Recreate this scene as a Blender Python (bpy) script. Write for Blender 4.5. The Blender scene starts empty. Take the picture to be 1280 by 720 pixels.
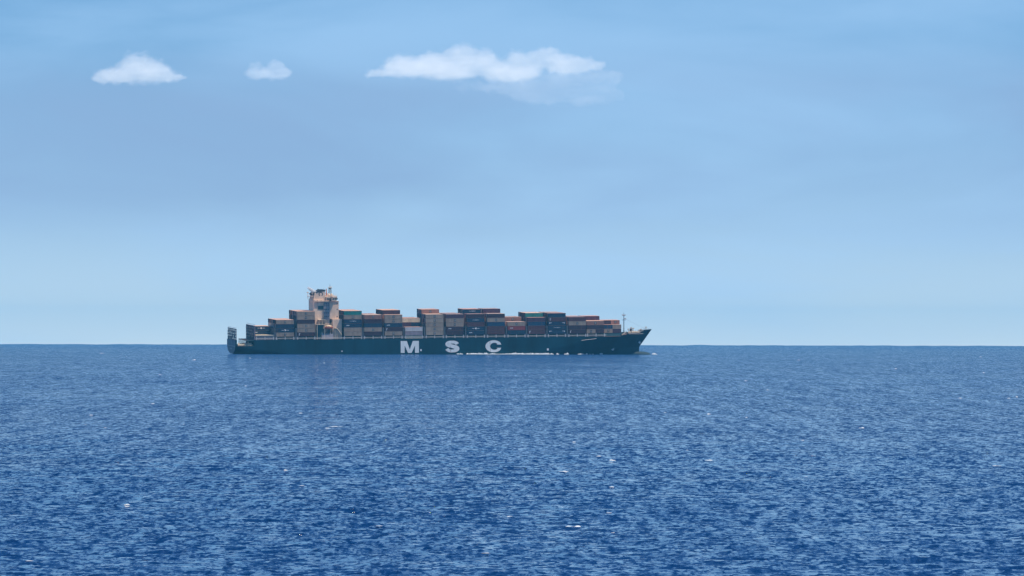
import bpy, bmesh, math, random
import numpy as np
from mathutils import Vector, Matrix, noise

random.seed(8)
rng = np.random.default_rng(11)
scene = bpy.context.scene
col = scene.collection
RAD = math.radians

# ---------------------------------------------------------------- scale of the place
EARTH = 7.4e6            # earth radius with refraction
CAM_H = 15.5
F_PX = 10256.0           # focal length, in pixels of a 1280 wide frame


def sea_z(x, y):
    return -(x * x + y * y) / (2 * EARTH)


# ---------------------------------------------------------------- materials
def mat_principled(name, color, rough=0.6, metallic=0.0, dirt=0.25, dirt_scale=0.6, streak=False, rust=0.0):
    m = bpy.data.materials.new(name)
    m.use_nodes = True
    nt = m.node_tree
    n, l = nt.nodes, nt.links
    b = n['Principled BSDF']
    b.inputs['Roughness'].default_value = rough
    b.inputs['Metallic'].default_value = metallic
    tc = n.new('ShaderNodeTexCoord')
    oi = n.new('ShaderNodeObjectInfo')
    add = n.new('ShaderNodeVectorMath'); add.operation = 'ADD'
    mulr = n.new('ShaderNodeMath'); mulr.operation = 'MULTIPLY'; mulr.inputs[1].default_value = 91.0
    l.new(oi.outputs['Random'], mulr.inputs[0])
    mp = n.new('ShaderNodeMapping')
    mp.inputs['Scale'].default_value = (1, 1, 0.16) if streak else (1, 1, 0.7)
    l.new(tc.outputs['Object'], mp.inputs['Vector'])
    l.new(mp.outputs['Vector'], add.inputs[0]); l.new(mulr.outputs[0], add.inputs[1])
    nz = n.new('ShaderNodeTexNoise')
    nz.inputs['Scale'].default_value = dirt_scale
    nz.inputs['Detail'].default_value = 6
    nz.inputs['Roughness'].default_value = 0.65
    l.new(add.outputs[0], nz.inputs['Vector'])
    mr = n.new('ShaderNodeMapRange')
    mr.inputs['From Min'].default_value = 0.3; mr.inputs['From Max'].default_value = 0.7
    mr.inputs['To Min'].default_value = 1 - dirt; mr.inputs['To Max'].default_value = 1 + dirt * 0.5
    l.new(nz.outputs['Fac'], mr.inputs['Value'])
    mul = n.new('ShaderNodeVectorMath'); mul.operation = 'SCALE'
    mul.inputs[0].default_value = color[:3]
    l.new(mr.outputs[0], mul.inputs['Scale'])
    last = mul.outputs[0]
    if rust > 0:
        nz2 = n.new('ShaderNodeTexNoise'); nz2.inputs['Scale'].default_value = dirt_scale * 1.7
        nz2.inputs['Detail'].default_value = 8
        l.new(add.outputs[0], nz2.inputs['Vector'])
        mr2 = n.new('ShaderNodeMapRange')
        mr2.inputs['From Min'].default_value = 0.62 - 0.2 * rust; mr2.inputs['From Max'].default_value = 0.74
        mr2.inputs['To Max'].default_value = min(1, 0.4 + rust)
        l.new(nz2.outputs['Fac'], mr2.inputs['Value'])
        mx = n.new('ShaderNodeMix'); mx.data_type = 'RGBA'
        l.new(mr2.outputs[0], mx.inputs['Factor'])
        l.new(last, mx.inputs['A'])
        mx.inputs['B'].default_value = (0.22, 0.085, 0.04, 1)
        last = mx.outputs['Result']
    l.new(last, b.inputs['Base Color'])
    return m


COLORS = {
    'tan': (0.40, 0.29, 0.21), 'sand': (0.44, 0.33, 0.24), 'pinkish tan': (0.36, 0.17, 0.12),
    'navy blue': (0.010, 0.035, 0.075), 'dark blue': (0.012, 0.05, 0.11), 'maroon': (0.115, 0.032, 0.035),
    'dark maroon': (0.06, 0.018, 0.03), 'brick red': (0.30, 0.045, 0.045), 'purple brown': (0.09, 0.028, 0.055),
    'teal green': (0.02, 0.22, 0.18), 'light grey': (0.62, 0.58, 0.56), 'cream': (0.78, 0.64, 0.44),
    'grey lilac': (0.34, 0.27, 0.29), 'salmon': (0.45, 0.19, 0.14),
}
M = {}
for k, c in COLORS.items():
    M[k] = mat_principled('paint_' + k.replace(' ', '_'), c, rough=0.6, dirt=0.3, dirt_scale=0.5, streak=True, rust=0.15)
ROOFS = [mat_principled('roof_rust_sunlit', (0.66, 0.33, 0.21), 0.8, dirt=.3, dirt_scale=.8),  # rusty roof tones, brightened so the colour carries the full sun
         mat_principled('roof_sunlit_faded', (0.72, 0.46, 0.32), 0.8, dirt=.3, dirt_scale=.8),
         mat_principled('roof_sunlit_pale', (0.76, 0.56, 0.44), 0.8, dirt=.3, dirt_scale=.8),
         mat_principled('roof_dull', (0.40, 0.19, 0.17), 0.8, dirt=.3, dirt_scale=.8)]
M['hull'] = mat_principled('hull_dark_paint', (0.0012, 0.034, 0.056), 0.55, dirt=0.55, dirt_scale=0.16, streak=True, rust=0.0)
M['hull'].node_tree.nodes['Principled BSDF'].inputs['Specular IOR Level'].default_value = 0.2
M['transom'] = mat_principled('transom_paint', (0.17, 0.16, 0.19), 0.6, dirt=0.3, dirt_scale=0.2)
M['deck'] = mat_principled('deck_paint', (0.14, 0.07, 0.05), 0.8, dirt=0.3)
M['coaming'] = mat_principled('coaming_paint', (0.03, 0.10, 0.12), 0.7, dirt=0.3)
M['white'] = mat_principled('white_ship_paint', (0.84, 0.60, 0.43), 0.55, dirt=0.3, dirt_scale=0.35, streak=True, rust=0.15)
M['cream_paint'] = mat_principled('cream_ship_paint', (0.74, 0.58, 0.40), 0.55, dirt=0.3, dirt_scale=0.5, streak=True)
M['letter'] = mat_principled('letter_white', (0.85, 0.85, 0.82), 0.6, dirt=0.15, dirt_scale=0.3, streak=True, rust=0.1)
M['mark'] = mat_principled('marking_white', (0.85, 0.85, 0.85), 0.6, dirt=0.2)
M['darkmark'] = mat_principled('marking_dark', (0.02, 0.03, 0.045), 0.6, dirt=0.2)
M['post'] = mat_principled('post_grey_paint', (0.55, 0.52, 0.50), 0.6, dirt=0.25)
M['steel'] = mat_principled('lashing_steel', (0.13, 0.095, 0.115), 0.7, dirt=0.3, rust=0.3)
M['mauve'] = mat_principled('mauve_steel', (0.24, 0.17, 0.19), 0.7, dirt=0.4, rust=0.3)
M['black'] = mat_principled('funnel_black', (0.012, 0.014, 0.02), 0.6, dirt=0.2)
M['glass'] = mat_principled('bridge_glass', (0.01, 0.02, 0.03), 0.12, dirt=0.1)
M['boat_red'] = mat_principled('lifeboat_orange', (0.85, 0.13, 0.06), 0.45, dirt=0.15)
M['boat_pale'] = mat_principled('lifeboat_pale', (0.75, 0.5, 0.3), 0.45, dirt=0.15)
M['mast'] = mat_principled('mast_paint', (0.12, 0.12, 0.14), 0.6, dirt=0.2)
M['orange_mast'] = mat_principled('mast_orange', (0.6, 0.2, 0.08), 0.6, dirt=0.2)


# ---------------------------------------------------------------- object helpers
def link_mesh(name, bm, mats, parent=None, smooth=False):
    me = bpy.data.meshes.new(name)
    bm.to_mesh(me); bm.free()
    if not isinstance(mats, (list, tuple)):
        mats = [mats]
    for m in mats:
        me.materials.append(m)
    if smooth:
        for p in me.polygons:
            p.use_smooth = True
    o = bpy.data.objects.new(name, me)
    col.objects.link(o)
    if parent is not None:
        o.parent = parent
    return o


def tag(o, label=None, cat=None, group=None, kind=None):
    if label: o['label'] = label
    if cat: o['category'] = cat
    if group: o['group'] = group
    if kind: o['kind'] = kind
    return o


def box(bm, x0, x1, y0, y1, z0, z1, mi=0, taper=0.0):
    vs = []
    for z in (z0, z1):
        t = taper if z == z1 else 0
        for (x, y) in ((x0 + t, y0 + t), (x1 - t, y0 + t), (x1 - t, y1 - t), (x0 + t, y1 - t)):
            vs.append(bm.verts.new((x, y, z)))
    for idx in ((3, 2, 1, 0), (4, 5, 6, 7), (0, 1, 5, 4), (1, 2, 6, 5), (2, 3, 7, 6), (3, 0, 4, 7)):
        f = bm.faces.new([vs[i] for i in idx]); f.material_index = mi


def bar(bm, a, b, r=0.1, r2=None, seg=6, mi=0):
    a = Vector(a); b = Vector(b); r2 = r if r2 is None else r2
    d = (b - a).normalized()
    u = d.cross(Vector((0, 0, 1)))
    if u.length < 1e-3: u = d.cross(Vector((1, 0, 0)))
    u.normalize(); v = d.cross(u)
    A, B = [], []
    for i in range(seg):
        t = 2 * math.pi * i / seg
        o = u * math.cos(t) + v * math.sin(t)
        A.append(bm.verts.new(a + o * r)); B.append(bm.verts.new(b + o * r2))
    for i in range(seg):
        j = (i + 1) % seg
        f = bm.faces.new((A[i], A[j], B[j], B[i])); f.material_index = mi
    f = bm.faces.new(A[::-1]); f.material_index = mi
    f = bm.faces.new(B); f.material_index = mi


def prism_y(bm, pts, y0, y1, mi=0):
    """polygon in x,z extruded along y"""
    A = [bm.verts.new((x, y0, z)) for x, z in pts]
    B = [bm.verts.new((x, y1, z)) for x, z in pts]
    n = len(pts)
    f = bm.faces.new(A); f.material_index = mi
    f = bm.faces.new(B[::-1]); f.material_index = mi
    for i in range(n):
        j = (i + 1) % n
        f = bm.faces.new((A[j], A[i], B[i], B[j])); f.material_index = mi


# ---------------------------------------------------------------- camera
cam_d = bpy.data.cameras.new('camera')
cam_d.sensor_width = 36.0
cam_d.lens = F_PX * 36.0 / 1280.0
cam_d.clip_start = 1.0
cam_d.clip_end = 400000.0
cam = bpy.data.objects.new('camera', cam_d)
col.objects.link(cam)
PITCH = 71.9 / F_PX - math.sqrt(2 * CAM_H / EARTH)
ROLL = math.atan(2.3 / 1280)
cam.matrix_world = Matrix.Translation((0, 0, CAM_H)) @ Matrix.Rotation(RAD(90) + PITCH, 4, 'X') @ Matrix.Rotation(ROLL, 4, 'Z')
scene.camera = cam

# ---------------------------------------------------------------- sun and sky
SUN_EL, SUN_AZ = 64.0, 58.0     # azimuth measured from the ship's starboard normal (towards camera) to the right
# direction towards the sun: starboard normal points to -Y (rotated 12 degrees by the heading)
ALPHA = RAD(12)
az = math.atan2(-math.cos(ALPHA), math.sin(ALPHA)) + RAD(SUN_AZ)
sun_dir = Vector((math.cos(az) * math.cos(RAD(SUN_EL)), math.sin(az) * math.cos(RAD(SUN_EL)), math.sin(RAD(SUN_EL))))
sl = bpy.data.lights.new('sun', 'SUN')
sl.energy = 3.6
sl.angle = RAD(0.53)
sl.color = (1.0, 0.87, 0.70)
so = bpy.data.objects.new('sun', sl)
so.rotation_euler = sun_dir.to_track_quat('Z', 'Y').to_euler()
so.location = (0, 5600, 3000)
col.objects.link(so)

world = bpy.data.worlds.new('World')
scene.world = world
world.use_nodes = True
wn, wl = world.node_tree.nodes, world.node_tree.links
bg = wn['Background']
bg.inputs['Strength'].default_value = 0.12
sky = wn.new('ShaderNodeTexSky')
sky.sky_type = 'NISHITA'
sky.sun_disc = False
sky.sun_elevation = RAD(SUN_EL)
# nishita: rotation 0 puts the sun towards +Y, positive turns towards +X
sky.sun_rotation = math.atan2(sun_dir.x, sun_dir.y)
sky.altitude = 10
sky.air_density = 1.0
sky.dust_density = 0.3
sky.ozone_density = 3.0
wtc = wn.new('ShaderNodeTexCoord')
sep = wn.new('ShaderNodeSeparateXYZ'); wl.new(wtc.outputs['Generated'], sep.inputs[0])
# the sea horizon lies a little below the level line: keep the sky going down to it
mx = wn.new('ShaderNodeMath'); mx.operation = 'MAXIMUM'; mx.inputs[1].default_value = 0.0
lift = wn.new('ShaderNodeMath'); lift.operation = 'ADD'; lift.inputs[1].default_value = 0.004
wl.new(sep.outputs['Z'], lift.inputs[0]); wl.new(lift.outputs[0], mx.inputs[0])
sc_ = wn.new('ShaderNodeMath'); sc_.operation = 'MULTIPLY_ADD'
sc_.inputs[1].default_value = 2.6; sc_.inputs[2].default_value = 0.10
wl.new(mx.outputs[0], sc_.inputs[0])
cmb = wn.new('ShaderNodeCombineXYZ')
wl.new(sep.outputs['X'], cmb.inputs[0]); wl.new(sep.outputs['Y'], cmb.inputs[1]); wl.new(sc_.outputs[0], cmb.inputs[2])
nrm = wn.new('ShaderNodeVectorMath'); nrm.operation = 'NORMALIZE'
wl.new(cmb.outputs[0], nrm.inputs[0]); wl.new(nrm.outputs[0], sky.inputs['Vector'])
# thin veils of high cloud: broad, low-contrast streaks
vmap = wn.new('ShaderNodeMapping'); vmap.inputs['Scale'].default_value = (14, 14, 62)
vmap.inputs['Location'].default_value = (3.1, 0.7, 1.35)
vmap.inputs['Rotation'].default_value = (0, RAD(4), 0)
wl.new(wtc.outputs['Generated'], vmap.inputs['Vector'])
vn = wn.new('ShaderNodeTexNoise'); vn.inputs['Scale'].default_value = 1.0
vn.inputs['Detail'].default_value = 5; vn.inputs['Roughness'].default_value = 0.5
vn.inputs['Distortion'].default_value = 0.4
wl.new(vmap.outputs[0], vn.inputs['Vector'])
vr = wn.new('ShaderNodeMapRange'); vr.interpolation_type = 'SMOOTHSTEP'
vr.inputs['From Min'].default_value = 0.35; vr.inputs['From Max'].default_value = 0.72
vr.inputs['To Min'].default_value = 0.0; vr.inputs['To Max'].default_value = 0.55
wl.new(vn.outputs['Fac'], vr.inputs['Value'])
tint = wn.new('ShaderNodeMix'); tint.data_type = 'RGBA'; tint.blend_type = 'MULTIPLY'
tint.inputs['Factor'].default_value = 1.0
el = wn.new('ShaderNodeMapRange'); el.inputs['From Min'].default_value = -0.002; el.inputs['From Max'].default_value = 0.045
wl.new(sep.outputs['Z'], el.inputs['Value'])
tm = wn.new('ShaderNodeMix'); tm.data_type = 'RGBA'
tm.inputs['A'].default_value = (1.22, 1.02, 0.925, 1)      # paler, moister air low over the sea
tm.inputs['B'].default_value = (0.48, 0.735, 0.835, 1)
elp = wn.new('ShaderNodeMath'); elp.operation = 'POWER'; elp.inputs[1].default_value = 0.60
wl.new(el.outputs[0], elp.inputs[0])
wl.new(elp.outputs[0], tm.inputs['Factor'])
el2 = wn.new('ShaderNodeMapRange'); el2.inputs['From Min'].default_value = 0.05; el2.inputs['From Max'].default_value = 0.35
wl.new(sep.outputs['Z'], el2.inputs['Value'])
tm2 = wn.new('ShaderNodeMix'); tm2.data_type = 'RGBA'
tm2.inputs['B'].default_value = (0.18, 0.66, 0.98, 1)     # deeper blue overhead
wl.new(el2.outputs[0], tm2.inputs['Factor']); wl.new(tm.outputs['Result'], tm2.inputs['A'])
wl.new(tm2.outputs['Result'], tint.inputs['B'])
wl.new(sky.outputs[0], tint.inputs['A'])
veil = wn.new('ShaderNodeMix'); veil.data_type = 'RGBA'
veil.inputs['B'].default_value = (2.6, 4.2, 6.2, 1)
wl.new(vr.outputs[0], veil.inputs['Factor']); wl.new(tint.outputs['Result'], veil.inputs['A'])
# a belt of thicker, bluish vapour across the middle of the view
b_up = wn.new('ShaderNodeMapRange'); b_up.interpolation_type = 'SMOOTHSTEP'
b_up.inputs['From Min'].default_value = 0.006; b_up.inputs['From Max'].default_value = 0.021
wl.new(sep.outputs['Z'], b_up.inputs['Value'])
b_dn = wn.new('ShaderNodeMapRange'); b_dn.interpolation_type = 'SMOOTHSTEP'
b_dn.inputs['From Min'].default_value = 0.026; b_dn.inputs['From Max'].default_value = 0.037
b_dn.inputs['To Min'].default_value = 1.0; b_dn.inputs['To Max'].default_value = 0.0
wl.new(sep.outputs['Z'], b_dn.inputs['Value'])
bmul = wn.new('ShaderNodeMath'); bmul.operation = 'MULTIPLY'
wl.new(b_up.outputs[0], bmul.inputs[0]); wl.new(b_dn.outputs[0], bmul.inputs[1])
bmap = wn.new('ShaderNodeMapping'); bmap.inputs['Scale'].default_value = (22, 22, 75)
bmap.inputs['Location'].default_value = (0.4, 5.7, 0.35); bmap.inputs['Rotation'].default_value = (0, RAD(-5), 0)
wl.new(wtc.outputs['Generated'], bmap.inputs['Vector'])
bn = wn.new('ShaderNodeTexNoise'); bn.inputs['Scale'].default_value = 1.0; bn.inputs['Detail'].default_value = 6
bn.inputs['Distortion'].default_value = 0.5
wl.new(bmap.outputs[0], bn.inputs['Vector'])
bnr = wn.new('ShaderNodeMapRange'); bnr.inputs['From Min'].default_value = 0.3; bnr.inputs['From Max'].default_value = 0.7
bnr.inputs['To Min'].default_value = 0.1; bnr.inputs['To Max'].default_value = 1.0
wl.new(bn.outputs['Fac'], bnr.inputs['Value'])
bm2 = wn.new('ShaderNodeMath'); bm2.operation = 'MULTIPLY'
wl.new(bmul.outputs[0], bm2.inputs[0]); wl.new(bnr.outputs[0], bm2.inputs[1])
belt = wn.new('ShaderNodeMix'); belt.data_type = 'RGBA'
belt.inputs['B'].default_value = (1.70, 2.78, 4.45, 1)
wl.new(bm2.outputs[0], belt.inputs['Factor']); wl.new(veil.outputs['Result'], belt.inputs['A'])
wl.new(belt.outputs['Result'], bg.inputs['Color'])

# ---------------------------------------------------------------- the sea
def add_grid(name, X, Y, Z, mat, smooth=True):
    nr, nc = X.shape
    co = np.stack([X, Y, Z], -1).reshape(-1, 3).astype(np.float32)
    idx = np.arange(nr * nc).reshape(nr, nc)
    q = np.stack([idx[:-1, :-1], idx[:-1, 1:], idx[1:, 1:], idx[1:, :-1]], -1).reshape(-1, 4)
    return co, q


def build_mesh(name, co, q, mat, smooth=True):
    me = bpy.data.meshes.new(name)
    me.vertices.add(len(co)); me.vertices.foreach_set('co', co.ravel())
    me.loops.add(q.size); me.loops.foreach_set('vertex_index', q.ravel().astype(np.int32))
    me.polygons.add(len(q))
    me.polygons.foreach_set('loop_start', np.arange(0, q.size, 4, dtype=np.int32))
    me.polygons.foreach_set('use_smooth', np.full(len(q), smooth))
    me.update(calc_edges=True); me.validate()
    me.materials.append(mat)
    o = bpy.data.objects.new(name, me)
    col.objects.link(o)
    return o


# wind waves, a sum of sines running mostly towards the camera
NW = 120
lam = np.exp(rng.uniform(np.log(0.8), np.log(12), NW))
th = rng.normal(RAD(-95), RAD(38), NW)
kx, ky = 2 * np.pi / lam * np.cos(th), 2 * np.pi / lam * np.sin(th)
ph = rng.uniform(0, 2 * np.pi, NW)
amp = 0.0030 * lam ** 0.60 * rng.uniform(0.4, 1.6, NW)


def waves(X, Y, spacing):
    H = np.zeros_like(X)
    for i in range(NW):
        w = np.clip((lam[i] / (spacing + 1e-6) - 2.2) / 2.0, 0, 1)
        if np.max(w) <= 0: continue
        H += w * amp[i] * np.sin(kx[i] * X + ky[i] * Y + ph[i])
    # sharpen the crests a little
    return H + 0.9 * H * np.abs(H)


def water_material():
    m = bpy.data.materials.new('sea_water')
    m.use_nodes = True
    nt = m.node_tree; n, l = nt.nodes, nt.links
    b = n['Principled BSDF']
    b.inputs['Base Color'].default_value = (0.0004, 0.029, 0.115, 1)
    b.inputs['Roughness'].default_value = 0.06
    b.inputs['IOR'].default_value = 1.333
    b.inputs['Specular IOR Level'].default_value = 0.5
    geo = n.new('ShaderNodeNewGeometry')
    acc = None
    # slopes of the waves too small for the mesh, several sizes, as two-component noise
    for (s, ax_, ay_, strength, det) in ((2.8, 1.0, 0.42, .46, 3), (1.1, 1.0, 0.34, .50, 4), (0.42, 1.0, 0.15, .22, 4), (0.13, 1.0, 0.06, .09, 3), (0.02, 1.0, 0.10, .04, 3), (0.9, 1.0, 0.022, .09, 2), (0.33, 1.0, 0.022, .09, 2)):
        mp = n.new('ShaderNodeMapping')
        mp.inputs['Scale'].default_value = (s * ax_, s * ay_, s)
        mp.inputs['Rotation'].default_value = (0, 0, RAD(random.uniform(-7, 7)))
        l.new(geo.outputs['Position'], mp.inputs['Vector'])
        nz = n.new('ShaderNodeTexNoise'); nz.noise_dimensions = '2D'
        nz.inputs['Scale'].default_value = 1.0; nz.inputs['Detail'].default_value = det
        nz.inputs['Roughness'].default_value = 0.62
        l.new(mp.outputs[0], nz.inputs['Vector'])
        sb = n.new('ShaderNodeVectorMath'); sb.operation = 'SUBTRACT'; sb.inputs[1].default_value = (0.5, 0.5, 0.5)
        l.new(nz.outputs['Color'], sb.inputs[0])
        ml = n.new('ShaderNodeVectorMath'); ml.operation = 'MULTIPLY'
        ml.inputs[1].default_value = (strength * 2.7, strength * 2.8, 0)
        l.new(sb.outputs[0], ml.inputs[0])
        if acc is None:
            # the waves lean downwind, their steep faces towards -Y
            lean = n.new('ShaderNodeVectorMath'); lean.operation = 'ADD'; lean.inputs[1].default_value = (0, -0.06, 0)
            l.new(ml.outputs[0], lean.inputs[0]); acc = lean.outputs[0]
        else:
            ad = n.new('ShaderNodeVectorMath'); ad.operation = 'ADD'
            l.new(acc, ad.inputs[0]); l.new(ml.outputs[0], ad.inputs[1]); acc = ad.outputs[0]
    # steep little wave fronts: narrow dark troughs between the ripples
    for (sx_, sy_, lo_, hi_, st_) in ((1.3, .42, .57, .66, -.55), (.5, .16, .58, .66, -.40)):
        mp = n.new('ShaderNodeMapping'); mp.inputs['Scale'].default_value = (sx_, sy_, 1)
        mp.inputs['Rotation'].default_value = (0, 0, RAD(random.uniform(-5, 5)))
        l.new(geo.outputs['Position'], mp.inputs['Vector'])
        nz = n.new('ShaderNodeTexNoise'); nz.noise_dimensions = '2D'; nz.inputs['Scale'].default_value = 1
        nz.inputs['Detail'].default_value = 3; nz.inputs['Roughness'].default_value = .55; nz.inputs['Distortion'].default_value = .4
        l.new(mp.outputs[0], nz.inputs['Vector'])
        tr = n.new('ShaderNodeMapRange'); tr.inputs['From Min'].default_value = lo_; tr.inputs['From Max'].default_value = hi_
        tr.inputs['To Max'].default_value = st_
        l.new(nz.outputs['Fac'], tr.inputs['Value'])
        cb = n.new('ShaderNodeCombineXYZ'); l.new(tr.outputs[0], cb.inputs['Y'])
        ad = n.new('ShaderNodeVectorMath'); ad.operation = 'ADD'
        l.new(acc, ad.inputs[0]); l.new(cb.outputs[0], ad.inputs[1]); acc = ad.outputs[0]
    # gusts: patches where the ripples are rougher or smoother
    gm = n.new('ShaderNodeMapping'); gm.inputs['Scale'].default_value = (0.012, 0.0035, 1)
    l.new(geo.outputs['Position'], gm.inputs['Vector'])
    gn = n.new('ShaderNodeTexNoise'); gn.noise_dimensions = '2D'; gn.inputs['Scale'].default_value = 1
    gn.inputs['Detail'].default_value = 4
    l.new(gm.outputs[0], gn.inputs['Vector'])
    gr = n.new('ShaderNodeMapRange'); gr.inputs['From Min'].default_value = 0.3; gr.inputs['From Max'].default_value = 0.7
    gr.inputs['To Min'].default_value = 0.85; gr.inputs['To Max'].default_value = 1.15
    l.new(gn.outputs['Fac'], gr.inputs['Value'])
    gs = n.new('ShaderNodeVectorMath'); gs.operation = 'SCALE'
    l.new(acc, gs.inputs[0]); l.new(gr.outputs[0], gs.inputs['Scale'])
    ad = n.new('ShaderNodeVectorMath'); ad.operation = 'ADD'
    l.new(geo.outputs['Normal'], ad.inputs[0]); l.new(gs.outputs[0], ad.inputs[1])
    nm = n.new('ShaderNodeVectorMath'); nm.operation = 'NORMALIZE'
    l.new(ad.outputs[0], nm.inputs[0]); l.new(nm.outputs[0], b.inputs['Normal'])
    return m


M['water'] = water_material()
# rows: half a pixel apart as seen from 15 m up, never more than 60 m
ds = [330.0]
while ds[-1] < 17500:
    d = ds[-1]
    ds.append(d + min(max(d * d / F_PX / CAM_H * 0.42, 0.35), 40.0))
ds = np.array(ds)
spc = np.gradient(ds)
half = RAD(5.2)
NC = 980
ang = np.linspace(-half, half, NC)
A, D = np.meshgrid(ang, ds)
X = D * np.sin(A); Y = D * np.cos(A)
S = np.repeat(spc[:, None], NC, 1)
S = np.maximum(S * 0.8, D * (ang[1] - ang[0]) * 1.0)
edge = np.clip((half - np.abs(A)) / RAD(0.5), 0, 1)
Hs = waves(X, Y, np.maximum(S, 0.5))
far_swell = np.zeros_like(X)
for i in range(16):     # long swell carried all the way to the horizon
    L = rng.uniform(60, 160); t = rng.normal(RAD(-80), RAD(50))
    far_swell += 0.10 * np.sin(2 * np.pi / L * (np.cos(t) * X + np.sin(t) * Y) + rng.uniform(0, 6.28))
Hs = (Hs + far_swell * np.clip((D - 6500) / 4000, 0.15, 1) * 1.6) * edge * np.clip((D - 330) / 40, 0, 1)
Z = sea_z(X, Y) + Hs
co1, q1 = add_grid('sea', X, Y, Z, None)
# the rest of the disc, coarser
angs2 = np.concatenate([np.linspace(half, 2 * np.pi - half, 90)])
A2, D2 = np.meshgrid(angs2, ds[::8] if (len(ds) - 1) % 8 == 0 else np.append(ds[::8], ds[-1]))
X2 = D2 * np.sin(A2); Y2 = D2 * np.cos(A2)
co2, q2 = add_grid('sea', X2, Y2, sea_z(X2, Y2), None)
A3, D3 = np.meshgrid(np.linspace(-half, 2 * np.pi - half, 100), np.array([0.5, 60, 150, 330.0]))
X3 = D3 * np.sin(A3); Y3 = D3 * np.cos(A3)
co3, q3 = add_grid('sea', X3, Y3, sea_z(X3, Y3), None)
co = np.concatenate([co1, co2, co3]); q = np.concatenate([q1, q2 + len(co1), q3 + len(co1) + len(co2)])
q = q[:, ::-1]
sea = build_mesh('sea', co, q, M['water'])
tag(sea, 'deep blue open sea with small wind waves reaching the horizon', 'sea', kind='structure')


def sea_height(x, y):
    D = np.array([[math.hypot(x, y)]]); 
    sp = max(0.5, 0.8 * float(np.interp(D[0, 0], ds, spc)), D[0, 0] * (ang[1] - ang[0]))
    h = waves(np.array([[x]]), np.array([[y]]), np.array([[sp]]))[0, 0]
    return sea_z(x, y) + float(h)


# ---------------------------------------------------------------- the ship's frame
HEEL, TRIM = RAD(2.0), RAD(0.66)
ORIG = Vector((-192.05, 5613.3, sea_z(190, 5613)))
SHIP = (Matrix.Translation(ORIG) @ Matrix.Rotation(ALPHA, 4, 'Z') @ Matrix.Rotation(-TRIM, 4, 'Y')
        @ Matrix.Rotation(HEEL, 4, 'X'))
SHIP_I = SHIP.inverted()
ca_i = cam.matrix_world.copy()


def P(px, py, y=-16.1):
    """length and height on the ship, measured off the photograph, for the plane y of the ship"""
    d = ca_i.to_3x3() @ Vector(((px - 640), -(py - 360), -F_PX))
    o = SHIP_I @ ca_i.translation
    v = SHIP_I.to_3x3() @ d
    t = (y - o.y) / v.y
    p = o + v * t
    return p.x, p.z


def PX(px, y=-16.1): return P(px, 420, y)[0]
def PZ(py, px, y=-16.1): return P(px, py, y)[1]


B2 = 16.1
DECK = 10.0
ship = bpy.data.objects.new('container_ship', None)
col.objects.link(ship)
ship.matrix_world = SHIP
tag(ship, 'long dark hulled container ship with big white hull letters, sailing right across the sea', 'container ship')

XM0, XM1 = 1.2, PX(318)       # open mooring deck at the stern
X_FC = PX(779)                # step up to the forecastle


def sheer(X):
    if XM0 < X < XM1: return 6.0
    if X < X_FC: return DECK
    if X < X_FC + 4.5: return DECK + 1.9 * (X - X_FC) / 4.5
    if X < 284.5: return DECK + 1.9
    return DECK + 1.9 + 1.75 * min(1, (X - 284.5) / 5.5) + 0.10 * max(0, X - 290)


def stem(z):
    if z < 1.9: return 286.3
    return 286.3 + (z - 1.9) * (8.4 / 11.4)


def hb(X, z):
    # bow
    tdeck = max(0.0, min(1.0, (z + 4) / 15.0))
    Xt = 196 + 52 * tdeck
    p = 1.75 + 1.3 * tdeck
    b = B2
    if X > Xt:
        u = (X - Xt) / (stem(z) - Xt)
        b = B2 * max(0.0, 1 - u ** p) if u < 1 else 0.0
    # stern: rounded underneath
    zb = 0.3 - 9 * max(0, min(1, X / 55.0)) ** 1.1
    if X < 60:
        top = 6.2 - 9 * (X / 60.0)
        if z < top:
            u = min(1, (top - z) / (top - zb))
            b = min(b, B2 * math.sqrt(max(0, 1 - u * u)))
    return b


def zbot(X):
    return 0.3 - 9 * max(0, min(1, X / 55.0)) ** 1.1


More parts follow.
